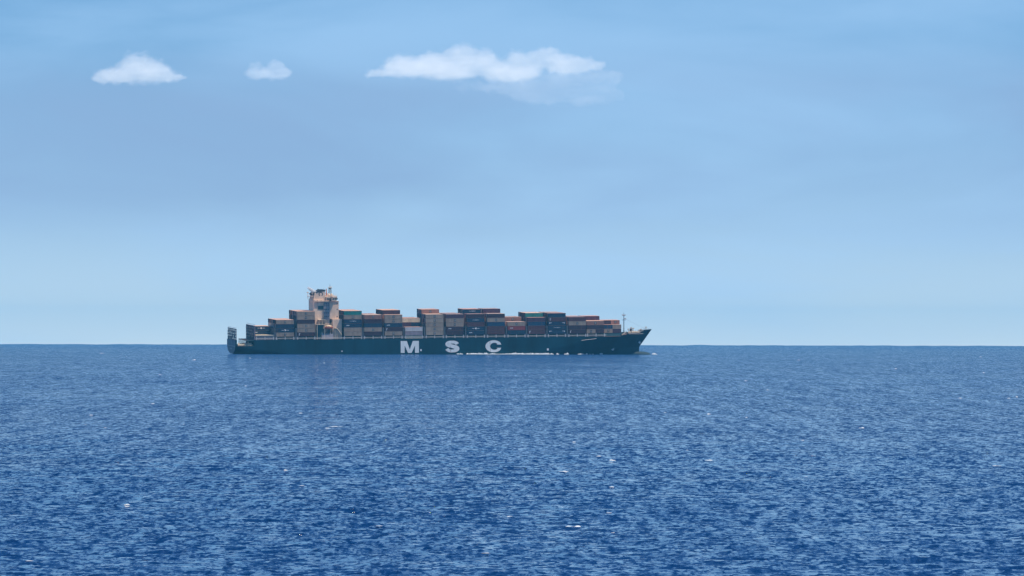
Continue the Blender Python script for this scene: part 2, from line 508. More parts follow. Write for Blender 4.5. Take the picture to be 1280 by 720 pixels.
def make_hull():
    bm = bmesh.new()
    xs = sorted(set([0, 0.6, XM0, XM0 + 0.02, 4, 8, XM1 - 0.02, XM1] + list(np.linspace(XM1, 190, 36)) + list(np.linspace(192, 272, 50)) +
                    [X_FC, X_FC + .02, X_FC + 4.5] + list(np.linspace(273, 284, 14)) + list(np.linspace(284.4, 286.2, 6)) + list(np.linspace(286.3, 295.3, 40))))
    NT = 26
    rings = {-1: [], 1: []}
    for s in (-1, 1):
        for X in xs:
            zs = sheer(X); z0 = zbot(X)
            zsteps = [z0 + (zs - z0) * (i / NT) for i in range(NT + 1)]
            ring = []
            for z in zsteps:
                Xe = X; 
                if X > stem(z) : Xe = stem(z)
                ring.append(bm.verts.new((Xe, s * hb(Xe, z), z)))
            rings[s].append(ring)
    for s in (-1, 1):
        R = rings[s]
        for i in range(len(R) - 1):
            for j in range(NT):
                a, b, c, d = R[i][j], R[i + 1][j], R[i + 1][j + 1], R[i][j + 1]
                try:
                    bm.faces.new((a, b, c, d) if s < 0 else (d, c, b, a))
                except ValueError:
                    pass
    bmesh.ops.remove_doubles(bm, verts=bm.verts, dist=0.004)
    bmesh.ops.dissolve_degenerate(bm, edges=bm.edges, dist=0.002)
    # bulbous bow
    segs, rr = 20, 14
    prev = None
    bx0, bx1 = 276.0, 295.2
    for i in range(rr + 1):
        t = i / rr
        t = 1 - (1 - t) ** 1.8
        x = bx0 + (bx1 - bx0) * t
        k = (1 - t ** 7) ** 0.5 if t < 1 else 0.02
        rz = 3.1 * max(k, .02); ry = 2.3 * max(k, .02)
        zc = -4.1 - 0.5 * t * t
        cur = [bm.verts.new((x, ry * math.cos(2 * math.pi * j / segs), zc + rz * math.sin(2 * math.pi * j / segs))) for j in range(segs)]
        if prev:
            for j in range(segs):
                jj = (j + 1) % segs
                bm.faces.new((prev[j], prev[jj], cur[jj], cur[j]))
        prev = cur
    bm.faces.new(prev[::-1])
    bmesh.ops.recalc_face_normals(bm, faces=bm.faces)
    h = link_mesh('hull', bm, M['hull'], ship, smooth=False)
    return h


make_hull()


# transom, slightly proud plate
def make_transom():
    bm = bmesh.new()
    n = 24; pts = []
    zs = DECK; z0 = zbot(0) + 0.02
    right = [(-hb(0, z0 + (zs - z0) * i / n), z0 + (zs - z0) * i / n) for i in range(n + 1)]
    left = [(-a, z) for a, z in right[::-1]]
    vs = [bm.verts.new((-0.02, y, z)) for y, z in right + left]
    vb = [bm.verts.new((0.0, y, z)) for y, z in right + left]
    bm.faces.new(vs)
    for i in range(len(vs)):
        j = (i + 1) % len(vs)
        bm.faces.new((vs[j], vs[i], vb[i], vb[j]))
    bmesh.ops.remove_doubles(bm, verts=bm.verts, dist=0.001)
    o = link_mesh('transom', bm, M['transom'], ship)
    o['label'] = 'grey transom plate with rounded lower edge'
    # rubbing strake and name band on the transom
    bm = bmesh.new()
    box(bm, -0.14, -0.03, -15.2, 15.2, 5.6, 5.85)
    for i in range(9):
        y = 3.6 - i * 0.9
        box(bm, -0.06, -0.03, y - .28, y + .28, 3.4, 4.2)
    link_mesh('stern_strake', bm, M['post'], ship)


make_transom()


def plate(bm, x0, x1, z, inset=0.15, step=3.0):
    xs = list(np.arange(x0, x1, step)) + [x1]
    L = [bm.verts.new((x, -max(0.02, hb(x, z) - inset), z)) for x in xs]
    R = [bm.verts.new((x, max(0.02, hb(x, z) - inset), z)) for x in xs]
    for i in range(len(xs) - 1):
        bm.faces.new((L[i], L[i + 1], R[i + 1], R[i]))


bm = bmesh.new()
plate(bm, 0.1, XM0, DECK - 0.05)
plate(bm, XM0 - 1, XM1 + 1, 5.2)
plate(bm, XM1 - 5.5, X_FC, DECK - 0.05)
plate(bm, X_FC, 291, DECK + 0.9)
link_mesh('deck', bm, M['deck'], ship)

# hatch coaming and hatch covers under the stacks
BASE = DECK + 2.2
bm = bmesh.new()
X_T0, X_T1 = PX(394.5), PX(429.5)   # gap for the deckhouse
def coam(x0, x1, w):
    box(bm, x0, x1, -w, w, DECK - 0.04, BASE - 0.12)
coam(XM1 + 0.5, X_T0, 13.6); coam(X_T1, PX(733), 13.6); coam(PX(733), PX(757), 11.5); coam(PX(757) , PX(781), 8.5)
link_mesh('hatch_coaming', bm, M['coaming'], ship)


# ---------------------------------------------------------------- hull lettering
def letter_obj(name, polys, label, x0, x1, z0, z1, mat, y=-16.1, thick=0.06, parent=ship):
    """polys: outlines in the unit square, drawn as quads/ngons, facing starboard"""
    bm = bmesh.new()
    for pts in polys:
        P2 = [(x0 + u * (x1 - x0), z0 + v * (z1 - z0)) for u, v in pts]
        prism_y(bm, P2, y - thick, y - 0.01)
    bmesh.ops.recalc_face_normals(bm, faces=bm.faces)
    o = link_mesh(name, bm, mat, parent)
    if label: o['label'] = label
    return o


def M_polys():
    return [[(0, 0), (.215, 0), (.215, .62), (.215, 1), (0, 1)],
            [(.215, 1), (.215, .62), (.40, 0), (.5, 0), (.5, .30), (.335, 1)],
            [(.785, 1), (.665, 1), (.5, .30), (.5, 0), (.60, 0), (.785, .62)],
            [(.785, 0), (1, 0), (1, 1), (.785, 1), (.785, .62)]]


def sweep(path, widths):
    """quads along a path in unit space; widths = half width of the stroke, path list of (u,v,nx,ny)"""
    out = []
    for i in range(len(path) - 1):
        a, b = path[i], path[i + 1]
        out.append([a[0], b[0], b[1], a[1]])
    return out


def C_polys():
    n = 40; t0, t1 = RAD(33), RAD(327)
    pr = []
    for i in range(n + 1):
        t = t0 + (t1 - t0) * i / n
        o = (.52 + .52 * math.cos(t), .5 + .5 * math.sin(t))
        ii = (.555 + .26 * math.cos(t), .5 + .29 * math.sin(t))
        pr.append((ii, o))
    # square off the two tips
    pr[0] = ((.70, .635), (.99, .635)); pr[-1] = ((.70, .365), (.99, .365))
    return sweep(pr, None)


def S_polys():
    pr = []
    # centre line points of a bold S with its half-widths
    cl = [(.88, .70), (.80, .80), (.64, .87), (.47, .875), (.30, .85), (.19, .77), (.19, .67), (.30, .59), (.50, .53),
          (.70, .46), (.83, .37), (.83, .25), (.72, .16), (.53, .125), (.35, .13), (.20, .19), (.10, .31)]
    wd = [.125, .13, .13, .125, .14, .165, .175, .165, .15, .165, .175, .165, .14, .125, .13, .13, .125]
    # smooth it
    def cr(p0, p1, p2, p3, t):
        return 0.5 * ((2 * p1) + (-p0 + p2) * t + (2 * p0 - 5 * p1 + 4 * p2 - p3) * t * t + (-p0 + 3 * p1 - 3 * p2 + p3) * t ** 3)
    pts = []
    for i in range(len(cl) - 1):
        g = [max(0, i - 1), i, i + 1, min(len(cl) - 1, i + 2)]
        for k in range(4):
            t = k / 4
            pts.append((cr(*[cl[a][0] for a in g], t), cr(*[cl[a][1] for a in g], t), wd[i] + (wd[i + 1] - wd[i]) * t))
    pts.append((*cl[-1], wd[-1]))
    for i, (u, v, w) in enumerate(pts):
        a = pts[max(0, i - 1)]; b = pts[min(len(pts) - 1, i + 1)]
        dx, dy = b[0] - a[0], b[1] - a[1]
        L = math.hypot(dx, dy); nx, ny = -dy / L, dx / L
        pr.append(((u + nx * w * 1.1, v + ny * w * 0.98), (u - nx * w * 1.1, v - ny * w * 0.98)))
    return sweep(pr, None)


for nm_, pl, a, b, t, bt in (('M', M_polys(), 500.9, 523.6, 426.3, 441.0), ('S', S_polys(), 556.9, 573.7, 425.9, 440.4),
                             ('C', C_polys(), 606.8, 626.8, 425.4, 440.2)):
    x0, zt = P(a, t); x1, zb_ = P(b, bt)
    letter_obj('hull_letter', pl, 'big white capital letter %s on the dark hull side' % nm_, x0, x1, zb_, zt, M['letter'])

# tug marks, bow thruster mark, draught marks
for (px, py, w, h) in ((526.2, 437.7, .5, 1.3), (684.8, 436.8, .6, 1.4), (427.5, 439, .4, .7)):
    x, z = P(px, py)
    o = letter_obj('hull_mark', [[(0, 0), (1, 0), (1, 1), (0, 1)]], 'small white tug mark', x - w, x + w, z - h / 2, z + h / 2, M['mark'])


def on_hull(px, py):
    """nearest hull surface point under that spot of the curved bow"""
    y = -16.1
    for _ in range(30):
        x, z = P(px, py, y)
        y += 0.5 * (-hb(x, z) - y)
    return x, y, z


bm = bmesh.new()
x, y, z = on_hull(766, 436.3)
for i in range(16):
    t0, t1 = 2 * math.pi * i / 16, 2 * math.pi * (i + 1) / 16
    bar(bm, (x + .85 * math.cos(t0), y - .12, z + .85 * math.sin(t0)), (x + .85 * math.cos(t1), y - .12, z + .85 * math.sin(t1)), .13, seg=4)
bar(bm, (x - .6, y - .12, z - .6), (x + .6, y - .12, z + .6), .12, seg=4)
bar(bm, (x - .6, y - .12, z + .6), (x + .6, y - .12, z - .6), .12, seg=4)
o = link_mesh('thruster_mark', bm, M['mark'], ship)
# anchor in its hawse pipe
bm = bmesh.new()
x, y, z = on_hull(799.3, 427.5)
y -= 0.35
bar(bm, (x - .3, y, z + 1.5), (x, y, z - .9), .22, seg=6)
bar(bm, (x - 1.0, y, z + .2), (x, y - .1, z - 1.0), .20, .3, seg=6)
bar(bm, (x + 1.0, y, z + .2), (x, y - .1, z - 1.0), .20, .3, seg=6)
box(bm, x - .9, x + .5, y + .1, y + .6, z + .6, z + 2.0)
link_mesh('anchor', bm, M['letter'], ship)

# light reflection on the bow flare, built as a pale raised streak
bm = bmesh.new()
pp = [on_hull(px, py) for px, py in ((727, 425.6), (733, 424.8), (739, 424.1), (745.5, 423.2))]
for a, b in zip(pp[:-1], pp[1:]):
    bar(bm, (a[0], a[1] - .02, a[2]), (b[0], b[1] - .02, b[2]), .16, seg=4)
link_mesh('reflection_streak', bm, M['post'], ship)
# bulwark capping of the forecastle, a pale line
bm = bmesh.new()
pp = [on_hull(px, py) for px, py in ((786, 417.3), (790, 417.2), (795, 417.3), (800, 417.2), (804, 417))]
for a, b in zip(pp[:-1], pp[1:]):
    bar(bm, (a[0], a[1] - .03, a[2]), (b[0], b[1] - .03, b[2]), .14, seg=4)
link_mesh('bulwark_rail', bm, M['post'], ship)

# ---------------------------------------------------------------- side passage: stanchions and rail under the outer stacks
BAY_PX = [320.3, 345.6, 371.9, 430.4, 455.6, 481.1, 506.7, 532.6, 557.9, 584.0, 609.4, 634.9, 660.0, 685.5, 710.9, 734.6, 758.0]
BAY_X = [PX(p) for p in BAY_PX]
L40 = 12.19
for i, x in enumerate(BAY_X):
    if i > 15: continue
    ye = min(15.85, hb(x + 12, DECK) - 0.25)
    for fx in (0.15, 6.1, 12.05):
        if i == 0 and fx < 1: pass
        w = .30 if fx != 6.1 else .24
        bm = bmesh.new()
        box(bm, x + fx - w, x + fx + w, -ye - .1, -ye + .3, DECK - .04, BASE - .1)
        link_mesh('stanchion', bm, M['post'], ship)
for s in (-1, 1):
    bm = bmesh.new()
    for i, x in enumerate(BAY_X[:16]):
        ye = min(15.85, hb(x + 12, DECK) - 0.25)
        for z, r in ((1.05, .11), (.55, .06)):
            bar(bm, (x - 1.0, s * ye, DECK + z), (x + 13.3, s * ye, DECK + z), r, seg=5)
    x0 = BAY_X[2] + 13
    for z in (.55, 1.05):
        bar(bm, (x0, s * 15.8, DECK + z), (BAY_X[3], s * 15.8, DECK + z), .09, seg=5)
    for i in range(9):
        xx = x0 + i * 2.4
        bar(bm, (xx, s * 15.8, DECK), (xx, s * 15.8, DECK + 1.05), .07, seg=5)
    link_mesh('side_rail', bm, M['post'], ship)


# ---------------------------------------------------------------- lashing bridges
def lashing_bridge(xc, z0, z1, w=B2 - .1, mat=None, t=0.5, name='lashing_bridge', panels=0.0, levels=3, n=None, pw=.22, bh=.13):
    bm = bmesh.new()
    n = n or int(round(2 * w / 2.475))
    for i in range(n + 1):
        y = -w + 2 * w * i / n
        box(bm, xc - t, xc + t, y - pw, y + pw, z0, z1)
    for k in range(levels + 1):
        z = z0 + (z1 - z0) * k / levels
        box(bm, xc - t - .15, xc + t + .15, -w, w, z - bh, z + bh)
        for s in (-t - .1, t + .1):
            bar(bm, (xc + s, -w, z + .95), (xc + s, w, z + .95), .05, seg=4)
    for i in range(n):
        y0 = -w + 2 * w * i / n; y1 = y0 + 2 * w / n
        for k in range(levels):
            za = z0 + (z1 - z0) * k / levels; zb_ = z0 + (z1 - z0) * (k + 1) / levels
            if (i + k) % 2: y0, y1 = y1, y0
            bar(bm, (xc - t, y0, za), (xc - t, y1, zb_), .11, seg=4)
            if random.random() < panels:
                box(bm, xc + t * .2, xc + t * .5, min(y0, y1) + .3, max(y0, y1) - .3, za + .2, zb_ - random.choice((.3, .9, 1.4)))
    return link_mesh(name, bm, mat or M['steel'], ship)


def lashing_gear(xc, z0, z1, w, n, levels, par):
    """pale gear boxes and turnbuckle racks on the lashing bridge"""
    for i in range(n):
        for k in range(levels):
            if random.random() < .30: continue
            bm = bmesh.new()
            y = -w + 2 * w * (i + .5) / n + random.uniform(-.3, .3)
            z = z0 + (z1 - z0) * (k + .35) / levels
            box(bm, xc - .85, xc - .72, y - random.uniform(.25, .5), y + random.uniform(.25, .5), z, z + random.uniform(.5, 1.1))
            link_mesh('lashing_gear', bm, M['white'], par)


z0 = DECK + 0.0
zt = PZ(411.8, 295.3)
lb = lashing_bridge(0.75, z0, zt, levels=4, n=7, t=.1, pw=.62, bh=.34, panels=.12)
lashing_gear(0.75, z0, zt - 1.2, 15, 10, 3, lb)
XL1 = PX(318.9)
zt1 = PZ(407.4, 319)
lb = lashing_bridge(XL1 - .2, DECK + .2, zt1, levels=4, t=.3, panels=.8, pw=.3, mat=M['mauve'])
lashing_gear(XL1 - .2, DECK + 1.0, zt1 - .5, 15, 13, 4, lb)
# full-beam deck edge and supports above the mooring deck
bm = bmesh.new()
box(bm, XM1 - 5.4, XM1 + .1, -B2 + .1, B2 - .1, DECK - .5, DECK - .06)
for yy in np.linspace(-15.6, 15.6, 9):
    bar(bm, (XM1 - 5.1, yy, 5.2), (XM1 - 5.1, yy, DECK - .4), .2, seg=6)
link_mesh('mooring_deck_roof', bm, M['coaming'], ship)

# bridges between the bays
for i in range(1, 16):
    if i == 3: continue
    xg = BAY_X[i] - 1.0
    if i < 15:
        w = B2 - .3
    else:
        w = 12.8
    lashing_bridge(xg, DECK, BASE + 5.4, w=w, t=.35, levels=3, mat=M['mast'])


# mooring winches on the stern deck
def winch(x, y, z, mat, s=1.0):
    bm = bmesh.new()
    box(bm, x - 1.4 * s, x + 1.4 * s, y - .9 * s, y + .9 * s, z, z + .5 * s)
    bar(bm, (x - 1.2 * s, y, z + 1.2 * s), (x + 1.2 * s, y, z + 1.2 * s), .55 * s, seg=12)
    for dx in (-1.2, -.1, 1.2):
        bar(bm, (x + (dx - .08) * s, y, z + 1.2 * s), (x + (dx + .08) * s, y, z + 1.2 * s), 1.0 * s, seg=14)
    box(bm, x + 1.3 * s, x + 1.9 * s, y - .5 * s, y + .5 * s, z, z + 1.5 * s)
    return link_mesh('winch', bm, mat, ship)


for px, y in ((299.8, -14.4), (304.0, -13.5), (307.5, -14.2), (312, -14), (300, 4), (305, 9)):
    winch(PX(px, y), y, 5.2, M['cream_paint'], 1.05)
bm = bmesh.new()
for px in (299, 302, 306, 309.6, 314):
    x = PX(px)
    for dx in (-.45, .45):
        bar(bm, (x + dx, -15.2, 5.2), (x + dx, -15.2, 6.6), .22, seg=8)
    box(bm, x - .9, x + .9, -15.6, -14.9, 5.2, 5.5)
link_mesh('bollard', bm, M['cream_paint'], ship)
# small cream machinery housings seen under the roof deck
for px, w, h in ((311.5, 1.7, 2.6), (315, 1.3, 1.7)):
    bm = bmesh.new(); x = PX(px)
    box(bm, x - w, x + w, -13.2, -11, 5.2, 5.2 + h, taper=.1)
    bar(bm, (x, -12, 5.2 + h), (x, -12, 6.2 + h), .3, seg=8)
    link_mesh('vent_housing', bm, M['white'], ship)

# the sunlit hatch of the aftmost bay
bm = bmesh.new()
xh0, xh1 = PX(319.8), PX(343.5)
box(bm, xh0, xh1, -15.6, 15.6, BASE + .55, BASE + 1.05)
for i in range(11):
    xx = xh0 + (xh1 - xh0) * i / 10
    box(bm, xx - .1, xx + .1, -15.4, 15.4, BASE + 1.05, BASE + 1.16)
o = link_mesh('hatch_cover', bm, M['cream_paint'], ship)
bm = bmesh.new()
box(bm, xh0 + .2, xh1 - .3, -15.3, 15.3, DECK - .04, BASE + .55)
for i in range(12):
    xx = xh0 + .5 + (xh1 - xh0 - 1) * i / 11
    box(bm, xx - .12, xx + .12, -15.55, -15.3, DECK - .04, BASE + .55)
link_mesh('hatch_side', bm, mat_principled('lilac_grey', (.24, .22, .25), .6), ship)

# ---------------------------------------------------------------- containers
HC = 2.76; TIER = 2.86; WC = 2.438; ROWP = 2.475


def container_mesh(L):
    bm = bmesh.new()
    w = WC / 2; h = HC
    # corner posts, rails
    for x in (0, L - .16):
        for y in (-w, w - .16):
            box(bm, x, x + .16, y, y + .16, 0, h)
    for y in (-w + .01, w - .13):
        box(bm, .16, L - .16, y, y + .12, .02, .18); box(bm, .16, L - .16, y, y + .12, h - .12, h - .02)
    for z0, z1 in ((.02, .2), (h - .16, h - .02)):
        for x in (.01, L - .13):
            box(bm, x, x + .12, -w + .16, w - .16, z0, z1)
    # corrugated side walls
    n = int(L / .42)
    for s in (-1, 1):
        pts = []
        for i in range(n):
            a = .16 + (L - .32) * i / n; p = (L - .32) / n
            pts += [(a, .0), (a + p * .35, .0), (a + p * .5, 1.0), (a + p * .85, 1.0)]
        pts.append((L - .16, .0))
        lo = [bm.verts.new((x, s * (w - .025 - .07 * d), .18)) for x, d in pts]
        hi = [bm.verts.new((x, s * (w - .025 - .07 * d), h - .12)) for x, d in pts]
        for i in range(len(pts) - 1):
            f = (lo[i], lo[i + 1], hi[i + 1], hi[i])
            bm.faces.new(f if s < 0 else f[::-1])
    # front wall, door end (aft) with locking bars
    box(bm, L - .1, L - .06, -w + .16, w - .16, .2, h - .16)
    for s in (-1, 1):
        box(bm, .05, .10, s * .02 if s > 0 else -w + .18, w - .18 if s > 0 else -.02, .22, h - .18)
        for q_ in (.35, .75):
            bar(bm, (.02, s * q_, .22), (.02, s * q_, h - .18), .03, seg=4)
    # floor and roof
    box(bm, .02, L - .02, -w + .03, w - .03, .04, .10)
    box(bm, .02, L - .02, -w + .02, w - .02, h - .03, h + .01, mi=1)
    return bm


_cache = {}


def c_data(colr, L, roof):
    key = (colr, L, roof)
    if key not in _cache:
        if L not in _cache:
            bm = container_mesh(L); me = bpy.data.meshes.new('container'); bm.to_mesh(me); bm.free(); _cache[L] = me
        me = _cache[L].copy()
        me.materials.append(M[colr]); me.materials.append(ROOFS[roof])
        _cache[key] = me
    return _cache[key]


def mark_square():
    bm = bmesh.new()
    y = -WC / 2 - .02
    box(bm, -.72, .72, y - .02, y, .62, 2.18)
    return bm


def mark_square_inner():
    bm = bmesh.new(); y = -WC / 2 - .05
    # a thin ring
    for i in range(14):
        t0, t1 = 2 * math.pi * i / 14, 2 * math.pi * (i + 1) / 14
        bar(bm, (.42 * math.cos(t0), y, 1.4 + .42 * math.sin(t0)), (.42 * math.cos(t1), y, 1.4 + .42 * math.sin(t1)), .05, seg=4)
    return bm


def mark_word(style):
    """pale lettering, a line of blocky strokes"""
    bm = bmesh.new(); y = -WC / 2 - .02
    rr = random.Random(style * 13 + 5)
    if style == 1:      # long word in the middle
        x = -2.2
        while x < 2.2:
            w = rr.uniform(.32, .55)
            box(bm, x, x + w * .3, y - .02, y, 1.15, 1.15 + rr.uniform(.35, .75))
            box(bm, x, x + w, y - .02, y, 1.15 + rr.choice((0, .25, .5)), 1.42 + rr.choice((0, .2)))
            x += w + .14
    elif style == 2:    # star-like emblem between two short words
        for k in range(4):
            t = k * math.pi / 4
            bar(bm, (-.75 * math.cos(t), y, 1.35 - .75 * math.sin(t)), (.75 * math.cos(t), y, 1.35 + .75 * math.sin(t)), .09, seg=4)
        for x in (-2.5, -2.0, -1.5, 1.1, 1.6, 2.1):
            box(bm, x, x + .36, y - .02, y, 1.2, 1.55)
    elif style == 3:    # wings at both ends
        for s in (-1, 1):
            x = s * 4.6
            box(bm, x - .9, x + .9, y - .02, y, 1.75, 2.0)
            box(bm, x - .2 + s * .6, x + .3 + s * .6, y - .02, y, 1.35, 1.72)
    elif style == 4:    # one tall code panel at the aft end
        box(bm, -5.0, -4.72, y - .02, y, .55, 2.1)
        box(bm, -4.6, -4.2, y - .02, y, 1.8, 2.1)
    else:               # short word towards the aft end
        for x in (-4.6, -4.1, -3.5, -3.0):
            box(bm, x, x + .36, y - .02, y, 1.1, 1.1 + rr.choice((.4, .55)))
    return bm


def mark_data(kind):
    key = ('mark', kind)
    if key not in _cache:
        bm = mark_square() if kind == 'sq' else mark_square_inner() if kind == 'ring' else mark_word(kind)
        me = bpy.data.meshes.new('marking'); bm.to_mesh(me); bm.free()
        me.materials.append(M['darkmark'] if kind == 'sq' else M['mark'])
        _cache[key] = me
    return _cache[key]


ORD = ['bottom', 'second', 'third', 'fourth', 'fifth', 'sixth', 'seventh']
NTH = ['', 'first', 'second', 'third', 'fourth', 'fifth', 'sixth', 'seventh', 'eighth', 'ninth', 'tenth', 'eleventh', 'twelfth', 'thirteenth', 'fourteenth']
STACK = ['aftmost stack', 'stack second from the stern', 'tall stack just behind the deckhouse'] + \
        ['%s stack ahead of the deckhouse' % NTH[i] for i in range(1, 15)]
STACK[16] = 'foremost stack by the bow'
GROUP_OUT = 'containers in the outer row of the deck stacks'
GROUP_IN = 'containers in the inner rows of the deck stacks'


def place(bay, row, tier, colr, mark=None, part='', roof=None, base=None, x=None):
    L = 6.06 if part else L40
    x = BAY_X[bay] if x is None else x
    if part == 'forward': x += 6.13
    y = -15.0 + ROWP * row + WC / 2 - 1.08
    z = (BASE if base is None else base) + tier * TIER
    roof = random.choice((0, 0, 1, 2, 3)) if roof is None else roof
    o = bpy.data.objects.new('shipping_container', c_data(colr, L, roof))
    col.objects.link(o)
    o.matrix_world = SHIP @ Matrix.Translation((x + random.uniform(-.03, .03), y + random.uniform(-.02, .02), z))
    mk = {'sq': 'dark square mark', 1: 'white word', 2: 'white emblem and words', 3: 'white end marks', 4: 'white code panel', 5: 'short white word'}.get(mark)
    lab = ('short ' if part else '') + colr + ' container'
    if mk: lab += ' with ' + mk
    if part: lab += ', ' + part + ' half'
    lab += ', ' + ORD[tier] + ' tier'
    if row > 0: lab += ', %s row inboard' % NTH[row + 1]
    lab += ', ' + STACK[bay]
    w = lab.split()
    if len(w) > 16:
        lab = lab.replace(' ahead of the deckhouse', ' before deckhouse').replace('with white emblem and words', 'with emblem').replace('tall stack just behind the deckhouse', 'stack behind deckhouse').replace('stack second from the stern', 'second stack')
    if len(lab.split()) > 16: lab = lab.replace('with dark square mark', 'with mark').replace('short ', '').replace(' half', '')
    tag(o, lab, 'shipping container', GROUP_OUT if row == 0 else GROUP_IN)
    if mark:
        m = bpy.data.objects.new('marking', mark_data(mark)); col.objects.link(m)
        m.parent = o; m.location = (L / 2, 0, 0)
        if mark == 'sq':
            m2 = bpy.data.objects.new('emblem', mark_data('ring')); col.objects.link(m2)
            m2.parent = m
    return o


t, s_, n_, db, mr, dm, br, pb, tg, lg, cr_, gl, pt, sa = ('tan', 'sand', 'navy blue', 'dark blue', 'maroon', 'dark maroon', 'brick red',
                                                   'purple brown', 'teal green', 'light grey', 'cream', 'grey lilac', 'pinkish tan', 'salmon')
# outer row, from the bottom tier up: colour, mark
OUT = {
    1: [(t, 'sq'), (n_, 2), (n_, None), (t, 'sq')],
    2: [(dm, 4), (t, 'sq'), (t, 'sq'), (dm, None), (t, 'sq'), (t, 'sq')],
    3: [('H', t, t), ('H', t, t), (n_, 5), (n_, 1), (t, 'sq'), (tg, None)],
    4: [(dm, None), (t, 'sq'), (n_, None), (dm, None), (pt, 'sq')],
    5: [(t, 'sq'), (dm, 4), (n_, 5), (t, 'sq'), (t, 'sq')],
    6: [(gl, None), (lg, None)],
    7: [(s_, 'sq'), (s_, 'sq'), (t, 'sq'), (s_, 'sq'), (t, 'sq')],
    8: [(dm, None), (dm, 5), (t, 'sq'), (t, 'sq'), (pb, None)],
    9: [(n_, 5), (n_, 2), (mr, None), (n_, 1), (dm, None)],
    10: [(mr, None), (mr, None), (db, None), (t, 'sq'), (dm, None)],
    11: [(n_, None), (br, 5), (t, 'sq')],
    12: [(mr, 4), (mr, None), (db, None), (pb, None)],
    13: [(n_, 3), (n_, 1), (n_, 3), (mr, 4), (n_, None)],
    14: [(dm, 4), (dm, None), (t, 'sq'), (mr, None)],
}
NR = 13
RAISE = {  # bay: (first raised row, extra tiers, [near face colours])
    5: (3, 1, [(dm, None)]), 6: (4, 2, [('H', pb, n_), ('H', cr_, cr_)]), 7: (6, 1, [(pt, 'sq')]), 9: (5, 1, [(n_, 1)]),
    10: (6, 1, [(pb, None)]), 11: (5, 1, [(pt, 'sq')]), 12: (3, 1, [(tg, None)]),
}
ENDC = [dm, mr, n_, t, pt, gl, dm, pb, db, mr]
H = {}
for b_, lst in OUT.items():
    for r in range(NR):
        H[b_, r] = len(lst)
        if b_ in RAISE and r >= RAISE[b_][0]:
            H[b_, r] += RAISE[b_][1]
for r in range(NR):
    H[0, r] = 3 if r >= 6 else 0
filler = bmesh.new()
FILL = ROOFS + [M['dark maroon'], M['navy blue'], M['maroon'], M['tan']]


def put(bay, row, tier, spec):
    if spec[0] == 'H':
        place(bay, row, tier, spec[1], None, 'aft'); place(bay, row, tier, spec[2], None, 'forward')
    else:
        place(bay, row, tier, spec[0], spec[1])


n_inner = 0
for b_, lst in OUT.items():
    for r in range(NR):
        for k in range(H[b_, r]):
            if r == 0:
                put(b_, 0, k, lst[k]); continue
            near_open = H[b_, r - 1] <= k            # its long side shows
            aft_h = H.get((b_ - 1, r), 0) if b_ != 3 else 6
            aft_open = aft_h <= k or (b_ == 3)
            if b_ == 1: aft_open = k >= 1 and k >= (3 if r >= 6 else 1)
            if b_ == 1 and r < 6: aft_open = k >= 1
            if near_open:
                spec = RAISE[b_][2][k - len(lst)]
                put(b_, r, k, spec); n_inner += 1
            elif aft_open:
                place(b_, r, k, random.choice(ENDC if b_ != 3 else [n_, n_, db, dm, mr])); n_inner += 1
            else:
                # hidden but for its roof edge or a sliver in the gaps: kept as part of the inner mass
                y = -15.0 + ROWP * r + WC / 2 - 1.08
                z = BASE + k * TIER
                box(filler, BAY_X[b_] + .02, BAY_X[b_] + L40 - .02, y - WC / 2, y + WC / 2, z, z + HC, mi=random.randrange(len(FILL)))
# aftmost bay: two tiers far inboard, standing on the hatch cover
for r in range(6, NR):
    for k in range(2):
        place(0, r, k, n_ if r == 6 else random.choice(ENDC), (2 if k == 1 else 5) if r == 6 else None, base=BASE + 1.1, roof=1)
# foremost bays, narrower
for r in range(1, 12):
    if r == 1:
        place(15, 1, 0, t, 'sq', 'aft'); place(15, 1, 0, dm, None, 'forward')
        place(15, 1, 1, dm, None); place(15, 1, 2, pt, 'sq')
    else:
        z = BASE
        y = -15.0 + ROWP * r + WC / 2 - 1.08
        for k in range(2):
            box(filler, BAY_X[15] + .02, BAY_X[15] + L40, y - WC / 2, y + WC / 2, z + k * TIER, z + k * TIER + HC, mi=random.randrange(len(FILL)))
        if r >= 7:
            place(15, r, 3, pb if r == 7 else random.choice(ENDC))
        else:
            place(15, r, 2, random.choice(ENDC), roof=0) if r < 4 else box(filler, BAY_X[15], BAY_X[15] + L40, y - WC / 2, y + WC / 2, z + 2 * TIER, z + 2 * TIER + HC, mi=0)
        if r >= 7:
            box(filler, BAY_X[15], BAY_X[15] + L40, y - WC / 2, y + WC / 2, z + 2 * TIER, z + 2 * TIER + HC, mi=0)
for r in range(3, 10):
    if r == 3:
        place(16, 3, 0, t, 'sq', 'aft'); place(16, 3, 0, pb, None, 'forward')
        place(16, 3, 1, db, None, 'aft'); place(16, 3, 1, t, None, 'forward')
    else:
        if r == 5:
            place(16, r, 2, dm, None, 'aft', roof=0); place(16, r, 2, pt, 'sq', 'forward', roof=0)
        elif r > 5:
            place(16, r, 2, random.choice([dm, pt]), None, 'aft', roof=0); place(16, r, 2, pt, None, 'forward', roof=0)
        y = -15.0 + ROWP * r + WC / 2 - 1.08
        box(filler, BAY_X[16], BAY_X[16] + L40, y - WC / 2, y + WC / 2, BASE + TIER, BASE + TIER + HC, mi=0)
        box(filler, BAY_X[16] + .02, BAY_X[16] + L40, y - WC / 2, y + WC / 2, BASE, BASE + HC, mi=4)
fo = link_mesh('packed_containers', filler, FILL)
fo.matrix_world = SHIP
tag(fo, 'closely packed inner containers of which only weathered sunlit-toned roofs show', 'containers', kind='stuff')

